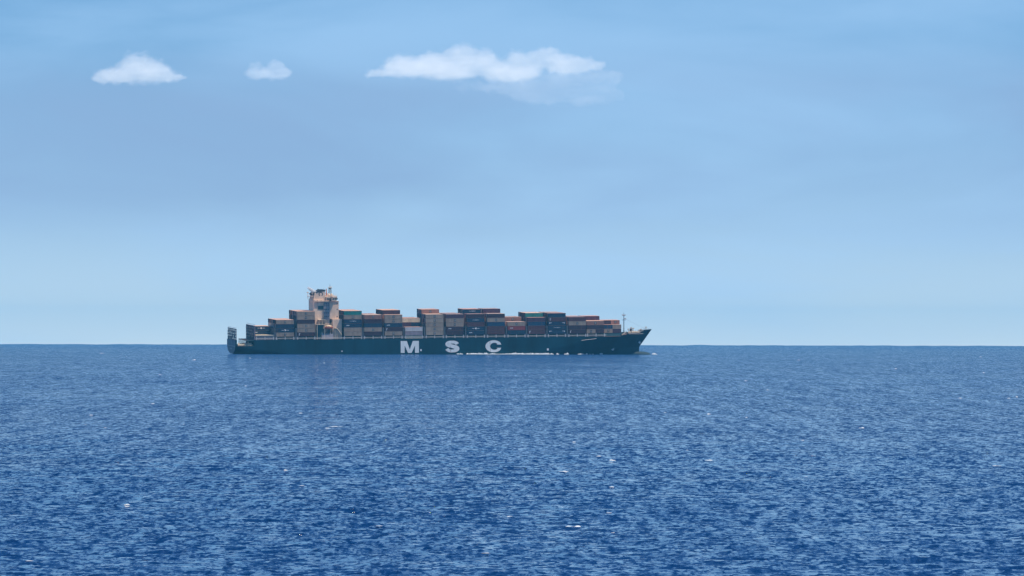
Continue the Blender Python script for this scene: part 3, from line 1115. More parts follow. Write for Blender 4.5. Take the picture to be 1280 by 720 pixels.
# the two pale short boxes low on the side deck, seventh bay
for dx, nm in ((0.3, 'aft'), (6.3, 'forward')):
    bm = bmesh.new()
    box(bm, 0, 5.6, -1.1, 1.1, 0, .35); box(bm, 0, 5.6, -1.1, 1.1, 1.75, 2.0)
    for i in range(8):
        box(bm, i * .78, i * .78 + .14, -1.1, -.95, .35, 1.75)
    box(bm, .1, 5.5, -.6, .9, .35, 1.74)
    o = link_mesh('storage_locker', bm, M['cream_paint'])
    o.matrix_world = SHIP @ Matrix.Translation((BAY_X[6] + dx, -14.75, DECK + 0.02))
    tag(o, 'cream %s locker on the side deck under the light grey container' % nm, 'locker', 'cream lockers on the side deck')

# ---------------------------------------------------------------- deckhouse and funnel
YH = -9.0


def hx(px, y=YH): return P(px, 400, y)[0]
def hz(py, px=405, y=YH): return P(px, py, y)[1]


x_a, x_f = hx(392), hx(423.3)
z_roof = hz(374.8)
bm = bmesh.new()
box(bm, x_a, hx(412), YH, 9, DECK, z_roof)                     # main tower
box(bm, hx(412) + .01, x_f, YH - .6, 9.6, hz(399), hz(376.5))         # forward part, a little wider
box(bm, hx(414.5), hx(426), -12.5, 12.5, DECK, hz(399.2, y=-12.5))       # lower wide block
box(bm, hx(394), hx(423.3), YH - 1.1, 9.7, hz(376.6) - .15, hz(376.6) + .15)
o = link_mesh('deckhouse', bm, M['white'], ship)
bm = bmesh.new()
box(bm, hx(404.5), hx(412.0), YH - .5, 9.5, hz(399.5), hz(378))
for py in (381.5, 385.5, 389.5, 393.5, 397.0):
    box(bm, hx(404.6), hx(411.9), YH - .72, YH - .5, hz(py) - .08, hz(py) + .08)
link_mesh('accommodation_block', bm, mat_principled('wing_shade_grey', (.30, .28, .30), .6, dirt=.3, streak=True), ship)  # darker grey paints in the shade below the bridge wing
# funnel casing
bm = bmesh.new()
xa, xb = hx(393.2, -6), hx(406, -6)
prism_y(bm, [(x_a + .1, z_roof), (xb, z_roof), (xb, hz(362.5, y=-6)), (xa + 3.2, hz(363.8, y=-6)), (xa, hz(366.5, y=-6))], -7.5, 7.5)
bmesh.ops.recalc_face_normals(bm, faces=bm.faces)
fun = link_mesh('funnel', bm, M['white'], ship)
bm = bmesh.new()
prism_y(bm, [(xa + 1.0, hz(365.4, y=-6) - .05), (xb + .1, hz(362.9, y=-6) - .2), (xb + .1, hz(362.1, y=-6)), (xa + 3.6, hz(363.2, y=-6)), (xa + 1.0, hz(364.9, y=-6))], -7.7, 7.7)
bmesh.ops.recalc_face_normals(bm, faces=bm.faces)
link_mesh('funnel_top', bm, M['black'], fun)
bm = bmesh.new()
for yy in (-4.5, -1.5, 1.5, 4.5):
    bar(bm, (xa - 1.3, yy, hz(368.6, y=-6)), (xa + .5, yy, hz(365.6, y=-6)), .8, .7, seg=10)
    bar(bm, (xa + 4.5, yy, hz(363, y=-6)), (xa + 4.1, yy, hz(361.9, y=-6)), .35, .3, seg=8)
link_mesh('exhaust_pipe', bm, M['black'], fun)
# ring emblem on the funnel side
bm = bmesh.new()
cx, cz = P(401.1, 367.6, -7.6)
for i in range(26):
    t0, t1 = RAD(-60) + RAD(300) * i / 26, RAD(-60) + RAD(300) * (i + 1) / 26
    a, b = [(cx + 1.0 * math.cos(q_), cz + 1.0 * math.sin(q_)) for q_ in (t0, t1)]
    c, d = [(cx + 1.45 * math.cos(q_), cz + 1.45 * math.sin(q_)) for q_ in (t1, t0)]
    prism_y(bm, [a, b, c, d], -7.56, -7.50)
bmesh.ops.recalc_face_normals(bm, faces=bm.faces)
link_mesh('funnel_emblem', bm, M['black'], fun)
# bridge with wings
bm = bmesh.new()
xb0, xb1 = hx(407.5), hx(418.5)
zb0, zb1 = hz(375.4), hz(371)
box(bm, xb0, xb1, YH - .4, 9.4, z_roof - .3, zb1)
prism_y(bm, [(hx(415.5, -15), hz(376.4, 418, -15)), (hx(420.5, -15), hz(376.4, 418, -15)), (hx(421.5, -15), hz(370.6, 418, -15)), (hx(415.5, -15), hz(370.6, 418, -15))], -15.8, 15.8)
bmesh.ops.recalc_face_normals(bm, faces=bm.faces)
wh = link_mesh('wheelhouse', bm, M['white'], ship)
bm = bmesh.new()
zc = hz(373.7)
nwin = 7
for i in range(nwin):
    a = hx(408.2) + (hx(414.6) - hx(408.2)) * i / nwin
    box(bm, a + .04, a + (hx(414.6) - hx(408.2)) / nwin - .08, YH - .47, YH - .41, zc - .55, zc + .5)
link_mesh('window', bm, M['glass'], wh)
bm = bmesh.new()
zc = hz(373.2, 418, -15)
for i in range(3):
    a = hx(416, -15) + 1.2 * i
    box(bm, a, a + .9, -15.88, -15.82, zc - .6, zc + .4)
link_mesh('window', bm, M['glass'], wh)
# big dark louvre panel on the casing and small windows
x0, z1 = P(397.4, 382.3, YH); x1, z0 = P(404.2, 386.8, YH)
bm = bmesh.new()
box(bm, x0, x1, YH - .1, YH - .02, z0, z1)
for i in range(6):
    z = z0 + (z1 - z0) * (i + .5) / 6
    box(bm, x0, x1, YH - .22, YH - .1, z - .07, z + .07)
link_mesh('louvre', bm, M['coaming'], ship)
for row, py in enumerate((378.6, 380.9, 385.5, 389.9, 394.6)):
    for px in (406.2, 408.3, 410.4, 421.4):
        if px > 420 and row % 2: continue
        bm = bmesh.new()
        off = YH - .5 if px < 412 else YH - .6
        x, z = P(px, py + 1.2, off)
        box(bm, x - .3, x + .3, off - .05, off - .005, z - .35, z + .35)
        link_mesh('window', bm, M['glass'], ship)
# window in the aft casing wall
bm = bmesh.new()
zc = hz(373.8, 391)
box(bm, x_a - .06, x_a - .01, -7.4, -4.6, hz(375.2, 391) - .2, hz(371.8, 391))
link_mesh('window', bm, M['coaming'], ship)
# stern-side galleries on the aft wall
bm = bmesh.new()
for py in (370.9,):
    box(bm, x_a - 1.2, x_a, YH, 9, hz(py, 391) - .1, hz(py, 391) + .1)
for yy in (-8.7, 8.7):
    bar(bm, (x_a - .6, yy, z_roof), (x_a - .6, yy, hz(366.2, 391)), .18, seg=6)
    box(bm, x_a - 1.4, x_a - .2, yy - .4, yy + .4, hz(367, 391), hz(366, 391))
link_mesh('gallery', bm, M['white'], ship)
# roof rails
bm = bmesh.new()
for (xx0, xx1, yy, zz) in ((xb0, xb1, YH - .3, zb1), (xb0, xb1, 9.3, zb1), (hx(415.5, -15), hx(421, -15), -15.6, hz(370.6, 418, -15))):
    for dz in (.5, 1.0):
        bar(bm, (xx0, yy, zz + dz), (xx1, yy, zz + dz), .05, seg=4)
    for i in range(5):
        xx = xx0 + (xx1 - xx0) * i / 4
        bar(bm, (xx, yy, zz), (xx, yy, zz + 1.0), .05, seg=4)
link_mesh('roof_rail', bm, M['white'], wh)

# masts on the house
xm, _ = P(412.5, 370, 0)
zt = P(412.5, 355.2, 0)[1]; z58 = P(412.5, 360.3, 0)[1]; zr = P(412.5, 371, 0)[1]
bm = bmesh.new()
for sx in (-.9, .9):
    for sy in (-.9, .9):
        bar(bm, (xm + sx, sy, zr), (xm + sx * .6, sy * .6, z58), .17, seg=6)
for i in range(4):
    z = zr + (z58 - zr) * (i + .5) / 4
    for a, b in (((-.8, -.8), (.8, -.8)), ((.8, -.8), (.8, .8)), ((.8, .8), (-.8, .8)), ((-.8, .8), (-.8, -.8))):
        bar(bm, (xm + a[0], a[1], z), (xm + b[0], b[1], z + .6), .09, seg=4)
bar(bm, (xm, 0, z58 - .5), (xm, 0, zt), .2, .1, seg=6)
bar(bm, (xm - 1.4, 0, z58), (xm + 1.5, 0, z58), .14, seg=6)
bar(bm, (xm, -3, z58), (xm, 3, z58), .12, seg=6)
mst = link_mesh('radar_mast', bm, M['mast'], ship)
bm = bmesh.new()
box(bm, xm - 1.2, xm + 1.2, -1.2, 1.2, z58 + .3, z58 + .45)
bar(bm, (xm - 1.3, -1.2, z58 + .9), (xm + 1.3, -1.2, z58 + .9), .22, seg=6)
bar(bm, (xm, -1.2, z58 + .3), (xm, -1.2, z58 + .9), .15, seg=6)
link_mesh('radar_scanner', bm, M['cream_paint'], mst)
bm = bmesh.new()
xo = P(408.3, 366, -3)[0]
bar(bm, (xo, -3, zr), (xo - .3, -3, P(408, 361, -3)[1]), .5, .28, seg=8)
box(bm, xo - .8, xo + .8, -3.6, -2.4, P(408, 367.5, -3)[1], P(408, 367, -3)[1])
link_mesh('crane_post', bm, M['orange_mast'], ship)
bm = bmesh.new()
for px, top in ((404.3, 360.3), (416.8, 366.2), (419.8, 366.8)):
    x = P(px, 366, -5)[0]
    bar(bm, (x, -5, z_roof + 1), (x, -5, P(px, top, -5)[1]), .14, .07, seg=6)
for px in (411, 414.3):
    x = P(px, 368, -5)[0]; z = zb1
    bmesh.ops.create_uvsphere(bm, u_segments=12, v_segments=8, radius=.85, matrix=Matrix.Translation((x, -5, z + 1.3)))
    bar(bm, (x, -5, z), (x, -5, z + .8), .3, seg=8)
link_mesh('antenna', bm, M['cream_paint'], ship)

# balcony, platforms and stairs by the lifeboat
bm = bmesh.new()
xq0, xq1 = P(395.6, 400, -14)[0], P(405.6, 400, -14)[0]
zq = P(400, 405.6, -14)[1]
box(bm, xq0, xq1, -15.4, -8.5, zq - .18, zq)
xw0, xw1 = P(398.3, 400, -13)[0], P(407.5, 400, -13)[0]
zw = P(402, 399.6, -13)[1]
box(bm, xw0, xw1, -14.2, -8.8, zw - .25, zw)
for xx in (xw0 + .15, (xw0 + xw1) / 2, xw1 - .15):
    bar(bm, (xx, -14, zq), (xx, -14, zw - .1), .16, seg=6)
for xx in (xq0 + .2, xq1 - .2):
    bar(bm, (xx, -15.2, DECK), (xx, -15.2, zq), .2, seg=6)
link_mesh('platform', bm, M['cream_paint'], ship)
bm = bmesh.new()
xs0, xs1 = P(421.3, 410, -15)[0], P(427, 410, -15)[0]
z0, z1 = P(424, 418.5, -15)[1], P(424, 410.5, -15)[1]
for dy in (-.6, .6):
    bar(bm, (xs0, -14.6 + dy, z1), (xs1, -14.6 + dy, z0), .22, seg=4)
for i in range(9):
    f = i / 8
    box(bm, xs0 + (xs1 - xs0) * f - .3, xs0 + (xs1 - xs0) * f + .3, -15.2, -14.0, z1 + (z0 - z1) * f - .06, z1 + (z0 - z1) * f + .06)
box(bm, xs0 - 1.4, xs0 + .2, -15.3, -12.5, z1 - .1, z1 + .1)
for (a, b) in ((xs0 - 1.3, z1), (xs0 + .1, z1), (xs1, z0)):
    bar(bm, (a, -14.9, DECK), (a, -14.9, b), .16, seg=6)
link_mesh('stairway', bm, M['cream_paint'], ship)
# deck machinery casing in front of the house
bm = bmesh.new()
xs0, z1 = P(402, 417.8, -15); xs1, z0 = P(416.3, 421.4, -15)
box(bm, xs0, xs1, -15.3, -13.8, DECK, z1, taper=.05)
for i in range(6):
    a = xs0 + .5 + i * (xs1 - xs0 - 1) / 5
    box(bm, a - .3, a + .3, -15.0, -14.2, z1, z1 + random.uniform(.3, 1.2))
link_mesh('deck_locker', bm, mat_principled('lilac_white', (.42, .36, .36), .6), ship)
# dark box standing in for the unlit opening aft of the boat
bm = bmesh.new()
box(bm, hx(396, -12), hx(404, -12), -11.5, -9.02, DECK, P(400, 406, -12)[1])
link_mesh('dark_opening_fill', bm, M['coaming'], ship)
bm = bmesh.new()
box(bm, hx(404.1, -12), hx(414.4, -12), -11.2, -9.02, DECK, P(400, 411, -12)[1])
link_mesh('side_house', bm, mat_principled('blue_grey', (.06, .07, .09), .6), ship)


# lifeboat hanging from davits
def lifeboat():
    x0, x1 = P(405.3, 408, -15)[0], P(416.2, 408, -15)[0]
    L = x1 - x0
    zk = P(410, 411.6, -15)[1]
    root = bpy.data.objects.new('lifeboat', None); col.objects.link(root)
    root.matrix_world = SHIP @ Matrix.Translation(((x0 + x1) / 2, -14.9, zk))
    tag(root, 'orange red lifeboat with pale canopy hanging beside the deckhouse', 'lifeboat')
    def loft(z0, z1, wtop, wbot, upper, nm, mat):
        bm = bmesh.new(); n = 16; seg = 10; prev = None
        for i in range(n + 1):
            u = -1 + 2 * i / n
            k = max(0.03, (1 - abs(u) ** 2.6))
            ring = []
            for j in range(seg + 1):
                a = math.pi * j / seg
                if upper: y, z = 1.45 * k * math.cos(a), z0 + (z1 - z0) * (k ** .6) * math.sin(a) ** .7
                else: y, z = 1.5 * k * math.cos(a), z1 - (z1 - z0) * (k ** .35) * math.sin(a) ** .8
                ring.append(bm.verts.new((u * L / 2 * (0.86 if upper else 1), y, z)))
            if prev:
                for j in range(seg): bm.faces.new((prev[j], prev[j + 1], ring[j + 1], ring[j]))
            prev = ring
        bmesh.ops.recalc_face_normals(bm, faces=bm.faces)
        return link_mesh(nm, bm, mat, root, smooth=True)
    loft(0, 1.5, 0, 0, False, 'hull', M['boat_red'])
    loft(1.5, 2.9, 0, 0, True, 'canopy', M['boat_pale'])
    bm = bmesh.new()
    box(bm, -L / 2 + .3, L / 2 - .3, -1.56, 1.56, 1.42, 1.58)
    link_mesh('fender', bm, M['boat_red'], root)
    bm = bmesh.new()
    for i in range(4): box(bm, -1.8 + i * 1.1, -1.3 + i * 1.1, -1.46, -1.36, 1.85, 2.2)
    link_mesh('window', bm, M['glass'], root)
    bm = bmesh.new()
    for sx in (-L / 2 + .9, L / 2 - .9):
        X0 = (x0 + x1) / 2 + sx
        bar(bm, (X0, -11.4, DECK), (X0, -12.2, zk + 4.0), .22, seg=6)
        bar(bm, (X0, -12.2, zk + 4.0), (X0, -15.0, zk + 4.3), .2, seg=6)
        bar(bm, (X0, -14.9, zk + 4.3), (X0, -14.9, zk + 1.6), .06, seg=5)
    link_mesh('davit', bm, M['cream_paint'], ship)


lifeboat()

# ---------------------------------------------------------------- forecastle
xm = P(779.8, 400, 0)[0]
zt, zy, zb = P(779.8, 390.8, 0)[1], P(779.8, 393.9, 0)[1], DECK + .9
bm = bmesh.new()
bar(bm, (xm, 0, zb), (xm, 0, zy), .34, .22, seg=8)
bar(bm, (xm, 0, zy), (xm, 0, zt), .16, .1, seg=6)
bar(bm, (xm, -2.2, zy - .4), (xm, 2.2, zy - .4), .14, seg=6)
box(bm, xm - 1.1, xm + 1.1, -1.1, 1.1, P(779.8, 400.2, 0)[1], P(779.8, 399.8, 0)[1])
fm = link_mesh('foremast', bm, M['mast'], ship)
bm = bmesh.new()
prism_y(bm, [(xm - 1.3, zy + .4), (xm + 1.3, zy + .4), (xm + .8, zy - .35), (xm - .8, zy - .35)], -1.2, 1.2)
box(bm, xm + .1, xm + 1.5, -.5, .5, P(779.8, 399, 0)[1], P(779.8, 397.8, 0)[1])
link_mesh('mast_platform', bm, M['post'], fm)
bm = bmesh.new()
bar(bm, (xm, 0, P(780, 398, 0)[1]), (293.3, 0, 13.2), .035, seg=4)
link_mesh('forestay', bm, M['mast'], fm)
for px, y, s in ((787.6, -5, 1.15), (792.3, -6.0, 1.25), (797, -3.5, 1.05), (789.5, 3, 1.2), (795.5, 3, 1.1)):
    winch(P(px, 415, y)[0], y, DECK + .9, M['cream_paint'], s * .9)
bm = bmesh.new()
for px, py, y in ((789, 408.6, -2), (791.6, 409.4, -3), (785.4, 410.4, -6), (801, 410.8, -1.5), (807.4, 407.9, 0), (799, 411.5, -3)):
    x, z = P(px, py, y)
    bar(bm, (x, y, DECK + .9), (x, y, z), .24, .12, seg=6)
    box(bm, x - .6, x + .6, y - .5, y + .5, z - .9, z - .35)
link_mesh('vent_post', bm, M['cream_paint'], ship)
bm = bmesh.new()
x, z = P(789, 409.6, 0)
box(bm, x - 1.0, x + .8, -1.6, 1.6, DECK + .9, z - .6, taper=.3)
box(bm, P(801, 410, 0)[0] - 1.0, P(801, 410, 0)[0] + 1.6, -1.6, 1.6, DECK + .9, P(801, 412.4, 0)[1], taper=.2)
link_mesh('windlass_house', bm, M['mast'], ship)
# sloping ladder up to the forecastle
bm = bmesh.new()
p0 = P(777.5, 418.8, -13.2); p1 = P(783, 414.9, -13.2)
for dy in (-.5, .5):
    prism_y(bm, [(p0[0], p0[1] - .2), (p1[0], p1[1] - .2), (p1[0], p1[1] + .5), (p0[0], p0[1] + .5)], -13.2 + dy - .06, -13.2 + dy + .06)
for i in range(9):
    f = i / 8; x = p0[0] + (p1[0] - p0[0]) * f; z = p0[1] + (p1[1] - p0[1]) * f
    box(bm, x - .2, x + .2, -13.6, -12.8, z - .03, z + .05)
bmesh.ops.recalc_face_normals(bm, faces=bm.faces)
link_mesh('ladder', bm, M['cream_paint'], ship)
# bow rail
bm = bmesh.new()
last = None
for X_ in np.linspace(276, 293.5, 14):
    z = sheer(X_); y = -max(0, hb(X_, z) - .2)
    for s in (-1, 1):
        bar(bm, (X_, s * y, z - .1), (X_, s * y, z + .9), .045, seg=4)
    if last:
        for s in (-1, 1):
            bar(bm, (last[0], s * last[1], last[2] + .85), (X_, s * y, z + .85), .045, seg=4)
    last = (X_, y, z)
link_mesh('bow_rail', bm, M['post'], ship)

# ---------------------------------------------------------------- foam: bow wave along the hull and whitecaps on the sea
foam_m = bpy.data.materials.new('sea_foam'); foam_m.use_nodes = True
fb = foam_m.node_tree.nodes['Principled BSDF']
fb.inputs['Base Color'].default_value = (.82, .82, .80, 1); fb.inputs['Roughness'].default_value = .9
ftc = foam_m.node_tree.nodes.new('ShaderNodeTexCoord')
fnz = foam_m.node_tree.nodes.new('ShaderNodeTexNoise'); fnz.inputs['Scale'].default_value = 1.6; fnz.inputs['Detail'].default_value = 5
fcr = foam_m.node_tree.nodes.new('ShaderNodeValToRGB')
fcr.color_ramp.elements[0].position = .35; fcr.color_ramp.elements[0].color = (.45, .55, .62, 1)
fcr.color_ramp.elements[1].position = .6; fcr.color_ramp.elements[1].color = (.74, .74, .73, 1)
foam_m.node_tree.links.new(ftc.outputs['Object'], fnz.inputs['Vector'])
foam_m.node_tree.links.new(fnz.outputs['Fac'], fcr.inputs[0])
foam_m.node_tree.links.new(fcr.outputs[0], fb.inputs['Base Color'])


def lump(bm, x, y, z, lx, ly, h, ang_=0.0, n=None):
    """a low ragged ridge of foam"""
    n = n or max(8, int(lx / .35)); m = 5
    ca, sa_ = math.cos(ang_), math.sin(ang_)
    seed = random.uniform(0, 900)
    rows = []
    for j in range(m + 1):
        v = -1 + 2 * j / m
        row = []
        for i in range(n + 1):
            u = -1 + 2 * i / n
            env = max(0, 1 - abs(u) ** 2.2) * max(0, 1 - v * v)
            rag = max(0.0, .32 + 1.3 * noise.noise(Vector((u * lx * .9 + seed, v * 2.1, seed))))
            px_ = u * lx / 2; py_ = v * ly / 2 * (0.6 + .5 * noise.noise(Vector((u * 3 + seed, 7, seed))))
            row.append(bm.verts.new((x + px_ * ca - py_ * sa_, y + px_ * sa_ + py_ * ca, z - .12 + h * 1.5 * env * rag)))
        rows.append(row)
    for j in range(m):
        for i in range(n):
            f = bm.faces.new((rows[j][i], rows[j][i + 1], rows[j + 1][i + 1], rows[j + 1][i]))


bm = bmesh.new()
# along the starboard waterline: (px from, px to, height m)
for a, b, h in ((571, 577, .5), (583.8, 600, 1.0), (598, 608, .9), (604, 616, .8), (612, 632, .35), (631, 644, .9), (640, 659, 1.3),
                (652, 662, .6), (660, 672, 1.0), (668, 685.5, 1.25), (687.5, 691.5, .7), (694, 698, 1.0), (706, 711.5, .9), (721, 729, 1.0), (727, 736, .6),
                (738, 743, .4), (752, 755, .8)):
    x0, x1 = PX(a), PX(b)
    for k in range(3):
        if random.random() < .08: continue
        xa = x0 + (x1 - x0) * k / 3; xb = xa + (x1 - x0) / random.uniform(1.8, 2.8)
        xm_ = (xa + xb) / 2
        zw = -xm_ * math.tan(TRIM) + .55
        yy = hb(min(xm_, 284), zw)
        p = SHIP @ Vector((xm_, -yy - random.uniform(.6, 1.8), 0))
        lump(bm, p.x, p.y, sea_z(p.x, p.y) + .25, (xb - xa) * 1.5, 2.2, h * random.uniform(.6, 1.0), ALPHA + (-.05 if xm_ > 215 else 0))
# curl in front of the bulb
p = SHIP @ Vector((295.8, -1.2, 0)); lump(bm, p.x + .8, p.y, sea_z(p.x, p.y) + .3, 3.2, 2.0, .9, 0.1, 14)
p = SHIP @ Vector((297.5, -3.0, 0)); lump(bm, p.x, p.y, sea_z(p.x, p.y) + .1, 2.4, 1.6, .25, 0.1, 14)
bf = link_mesh('bow_foam', bm, foam_m)
tag(bf, 'broken white foam washing along the waterline of the ship', 'foam', kind='stuff')

bm = bmesh.new()
PXPOS = [(227, 530.5, 9), (226, 542, 9), (255, 545, 5), (63, 602, 5), (39, 585, 5), (704, 590, 14), (766, 576, 8), (748, 571.5, 10), (888, 576, 7), (764, 610, 9), (712, 658, 10), (722, 659, 7), (765, 665, 7), (761, 641, 4), (1076, 534.6, 7), (1212, 553, 8), (1004, 550.5, 6), (1016, 570, 14), (1111, 573, 6), (1247, 583, 12), (1259, 498, 8), (1199, 497.5, 5),
          (1218, 484, 5), (886, 518, 7), (960, 487, 5), (932, 476, 4), (191, 505, 8), (128, 441.6, 6), (243, 450, 5), (201, 468, 5), (22, 480.5, 5), (115, 518.5, 5), (993, 569, 5), (885, 576, 7), (376, 517, 9), (420, 533, 18), (410, 535, 8), (1119, 461, 4), (540, 545, 5), (1280, 510, 6), (878, 668, 4), (1150, 692, 8), (37, 644, 5), (158, 632, 8), (305, 523, 6)]
for _ in range(45):
    PXPOS.append((random.uniform(0, 1280), 434 + 285 * random.random() ** 1.3, random.uniform(1.0, 4)))


def ground_at(px, py):
    d = ca_i.to_3x3() @ Vector(((px - 640), -(py - 360), -F_PX)); d.normalize()
    # intersect with the curved sea
    a = (d.x ** 2 + d.y ** 2) / (2 * EARTH); b_ = d.z; c = CAM_H
    disc = b_ * b_ - 4 * a * c
    if disc < 0: return None
    t_ = (-b_ - math.sqrt(disc)) / (2 * a)
    return ca_i.translation + d * t_


for px, py, w in PXPOS:
    p = ground_at(px, py)
    if p is None: continue
    D_ = p.y; mpp = D_ / F_PX
    # slide towards the crest nearby
    best = max(((sea_height(p.x, p.y + dy), p.y + dy) for dy in np.linspace(-3, 3, 13)), key=lambda a: a[0])
    h = max(.05, min(.36, .68 * mpp)) * random.uniform(.6, 1.2)
    if 6 < w < 15: h *= 1.5
    lump(bm, p.x, best[1], best[0] + .08, max(w * mpp, .5), .8 + h * 2, h, random.uniform(-.2, .2), n=10 if w < 6 else 18)
wc = link_mesh('whitecaps', bm, foam_m)
tag(wc, 'scattered small whitecaps breaking on the blue wave crests', 'whitecaps', kind='stuff')


# ---------------------------------------------------------------- volumes: funnel smoke, clouds, haze
def vol_mat(name, color, density, aniso=0.0, absorb=None):
    m = bpy.data.materials.new(name); m.use_nodes = True
    n, l = m.node_tree.nodes, m.node_tree.links
    for x in list(n):
        if x.type == 'BSDF_PRINCIPLED': n.remove(x)
    pv = n.new('ShaderNodeVolumePrincipled')
    pv.inputs['Color'].default_value = (*color, 1)
    pv.inputs['Density'].default_value = density
    pv.inputs['Anisotropy'].default_value = aniso
    l.new(pv.outputs[0], n['Material Output'].inputs['Volume'])
    return m


def vol_patchy(name, color, density, scale):
    m = vol_mat(name, color, density)
    n, l = m.node_tree.nodes, m.node_tree.links
    pv = [x for x in n if x.type == 'PRINCIPLED_VOLUME'][0]
    tc = n.new('ShaderNodeTexCoord'); nz = n.new('ShaderNodeTexNoise')
    mp = n.new('ShaderNodeMapping'); mp.inputs['Scale'].default_value = (scale * .6, scale, scale * 1.4)
    nz.inputs['Scale'].default_value = 1.0; nz.inputs['Detail'].default_value = 4; nz.inputs['Roughness'].default_value = .6
    mr = n.new('ShaderNodeMapRange')
    mr.inputs['From Min'].default_value = .42; mr.inputs['From Max'].default_value = .62
    mr.inputs['To Min'].default_value = 0; mr.inputs['To Max'].default_value = density * 1.8
    l.new(tc.outputs['Object'], mp.inputs['Vector']); l.new(mp.outputs[0], nz.inputs['Vector'])
    l.new(nz.outputs['Fac'], mr.inputs['Value']); l.new(mr.outputs[0], pv.inputs['Density'])
    return m


def blobs(name, items, voxel, disp, disp_scale, mat):
    """ellipsoids melted into one shell, roughened; items = (x, y, z, rx, ry, rz)"""
    bm = bmesh.new()
    for (x, y, z, rx, ry, rz) in items:
        mtx = Matrix.Translation((x, y, z)) @ Matrix.Diagonal((rx, ry, rz, 1))
        bmesh.ops.create_icosphere(bm, subdivisions=3, radius=1.0, matrix=mtx)
    o = link_mesh(name, bm, mat)
    r = o.modifiers.new('merge', 'REMESH'); r.mode = 'VOXEL'; r.voxel_size = voxel
    s = o.modifiers.new('smooth', 'SMOOTH'); s.iterations = 3; s.factor = .6
    for k, (a, sc2) in enumerate(((disp, disp_scale), (disp * .55, disp_scale * .42))):
        tx = bpy.data.textures.new(name + 'tex', 'CLOUDS'); tx.noise_scale = sc2; tx.noise_depth = 3
        d = o.modifiers.new('rough', 'DISPLACE'); d.texture = tx; d.strength = a; d.mid_level = .5
        d.texture_coords = 'LOCAL'
    return o


CD = 45000.0
CLOUD = vol_mat('cloud_vapour', (1.0, .985, .965), 0.0030)
CLOUD_THIN = vol_mat('cloud_vapour_thin', (.95, .98, 1.0), 0.0022)


def cloud_xyz(px, py):
    d = ca_i.to_3x3() @ Vector(((px - 640), -(py - 360), -F_PX))
    p = ca_i.translation + d * (CD / d.y)
    return p


def make_cloud(items, mat, label, depth=1.0, disp=9):
    random.seed(int(items[0][0]))
    mp = CD / F_PX
    lst = []
    cx = cloud_xyz(items[0][0], items[0][1])
    for px, py, rx, rz in items:
        p = cloud_xyz(px, py) - cx
        lst.append((p.x, random.uniform(-.3, .3) * rx * mp, p.z, rx * mp, max(rx, rz) * mp * depth, rz * mp))
    o = blobs('cloud', lst, 10.0, disp * mp, 58, mat)
    o.location = cx
    tag(o, label, 'cloud')
    return o


C1 = [(150, 93, 30, 10), (172, 86, 26, 17), (190, 90, 24, 13), (165, 80, 14, 12), (205, 95, 22, 6), (132, 98, 20, 3.5), (222, 97, 12, 2.5), (182, 78, 12, 9), (156, 98, 16, 7)]
C2 = [(327, 90, 20, 6), (345, 84, 12, 8), (318, 84, 10, 6), (352, 90, 14, 5), (340, 95, 24, 3)]
C3 = [(520, 84, 42, 11), (482, 91, 22, 4.5), (466, 94, 12, 2.5), (704, 80, 26, 12), (724, 82, 20, 9), (505, 78, 22, 9), (545, 80, 30, 14), (576, 72, 24, 15), (582, 63, 10, 8), (600, 78, 22, 15), (625, 88, 28, 12),
      (650, 80, 22, 13), (676, 72, 18, 11), (700, 76, 18, 10), (640, 92, 36, 9), (560, 90, 36, 10), (540, 72, 16, 7), (665, 80, 16, 12), (722, 78, 20, 7),
      (742, 80, 14, 5), (612, 72, 9, 6), (690, 66, 12, 6), (592, 66, 9, 7)]
HALO = vol_patchy('cloud_edge_vapour', (.96, .98, 1.0), 0.0017, .014)


def halo_of(o, items, grow, mat, disp):
    h = make_cloud([(a, b, c * grow[0], d * grow[1]) for a, b, c, d in items], mat, 'x', disp=disp)
    for k in ('label', 'category'): del h[k]
    h.name = 'cloud_wisps'; h.data.name = 'cloud_wisps'
    h.location = h.location - o.location
    h.parent = o


def shell(items, lab, mat=None):
    o = make_cloud(items, mat or CLOUD, lab, disp=12)
    halo_of(o, items, (1.12, 1.25), HALO, 15)


shell(C1, 'small white dome shaped cloud at the upper left of the sky')
shell(C2, 'tiny faint cloud between the dome shaped cloud and the long cloud', CLOUD_THIN)
shell(C3, 'long ragged white cloud high in the middle of the sky')
vl = make_cloud([(690, 90, 52, 15), (735, 88, 36, 16), (650, 96, 48, 13), (715, 102, 52, 16), (610, 98, 44, 8), (756, 88, 28, 12), (680, 108, 46, 12), (768, 80, 16, 3), (740, 108, 44, 14)],
                vol_patchy('veil_vapour', (.95, .98, 1.0), 0.00062, .006), 'thin pale veil trailing under the right end of the long cloud', disp=20)
vl.location.y += 1500

# funnel smoke: a short white plume drifting aft
p0 = P(393.2, 365.2, -2); p1 = P(385.3, 359.4, -2)
its = []
for i in range(9):
    f = i / 8
    x = p0[0] + (p1[0] - p0[0]) * f; z = p0[1] + (p1[1] - p0[1]) * f
    r = 1.6 - .8 * f
    its.append((x - p0[0], 0, z - p0[1], r * 1.2, r, r * .8))
sm = blobs('smoke_plume', its, .3, .5, 1.6, vol_mat('white_smoke', (.98, .98, .98), 1.6))
sm.matrix_world = SHIP @ Matrix.Translation((p0[0], -2, p0[1]))
tag(sm, 'small white plume of exhaust blowing aft from the black funnel top', 'smoke', kind='stuff')

# air
bm = bmesh.new()
box(bm, -18600, 18600, -18600, 18600, -(17500 ** 2) / (2 * EARTH) - 6, 62)
hz_o = link_mesh('haze', bm, vol_mat('haze_air', (0.17, 0.70, 1.0), 2.1e-5))
tag(hz_o, 'thin blue sea haze over the water', 'haze', kind='stuff')

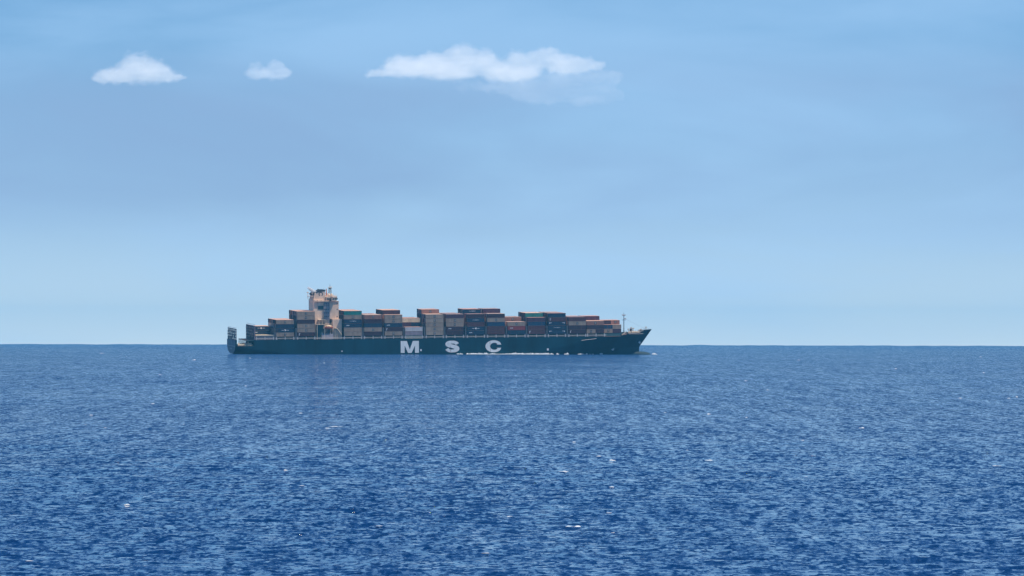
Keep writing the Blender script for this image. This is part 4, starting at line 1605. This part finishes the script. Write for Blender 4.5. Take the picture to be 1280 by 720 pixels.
# ---------------------------------------------------------------- pieces that stand apart become parts of their own
def split_apart(o, gap=0.04):
    me = o.data
    n = len(me.vertices)
    par = list(range(n))
    def find(a):
        while par[a] != a:
            par[a] = par[par[a]]; a = par[a]
        return a
    for e in me.edges:
        a, b = find(e.vertices[0]), find(e.vertices[1])
        if a != b: par[a] = b
    comp = {}
    for v in range(n): comp.setdefault(find(v), []).append(v)
    boxes = []
    for vs_ in comp.values():
        c = np.array([me.vertices[v].co for v in vs_])
        boxes.append([c.min(0) - gap, c.max(0) + gap, vs_])
    merged = True
    while merged:
        merged = False
        for i in range(len(boxes)):
            for j in range(i + 1, len(boxes)):
                if (boxes[i][0] <= boxes[j][1]).all() and (boxes[j][0] <= boxes[i][1]).all():
                    boxes[i] = [np.minimum(boxes[i][0], boxes[j][0]), np.maximum(boxes[i][1], boxes[j][1]), boxes[i][2] + boxes[j][2]]
                    boxes.pop(j); merged = True; break
            if merged: break
    if len(boxes) < 2: return
    groups = [set(b[2]) for b in boxes]
    for gi, g in enumerate(groups):
        bm = bmesh.new(); vm = {}
        for v in g: vm[v] = bm.verts.new(me.vertices[v].co)
        for p in me.polygons:
            if p.vertices[0] in g:
                f = bm.faces.new([vm[v] for v in p.vertices]); f.material_index = p.material_index
        nm = bpy.data.meshes.new(o.name.split('.')[0]); bm.to_mesh(nm); bm.free()
        for mt in me.materials: nm.materials.append(mt)
        if gi == 0:
            first = nm
        else:
            c = o.copy(); c.data = nm; c.parent = o.parent; col.objects.link(c)
    o.data = first


for o in list(col.objects):
    if o.type == 'MESH' and o.parent is not None and o.name.split('.')[0] in (
            'exhaust_pipe', 'windlass_house', 'bollard', 'vent_housing', 'antenna', 'vent_post', 'davit', 'window', 'gallery',
            'hatch_coaming', 'crane_post', 'platform', 'lashing_gear', 'deck_locker', 'winch', 'roof_rail', 'bow_rail', 'deckhouse'):
        split_apart(o)

# ---------------------------------------------------------------- render settings
vs = scene.view_settings
vs.view_transform = 'Standard'; vs.look = 'None'; vs.exposure = 0.4; vs.gamma = 1.0; vs.use_curve_mapping = False
scene.render.engine = 'CYCLES'
scene.cycles.volume_bounces = 3
scene.cycles.max_bounces = 6
scene.cycles.diffuse_bounces = 2
scene.cycles.glossy_bounces = 2
scene.cycles.use_denoising = True
scene.cycles.denoiser = 'OPENIMAGEDENOISE'
scene.cycles.denoising_prefilter = 'ACCURATE'
print('inner', n_inner, 'containers', sum(o.name.startswith('shipping_container') for o in col.objects), 'sea verts', len(co))
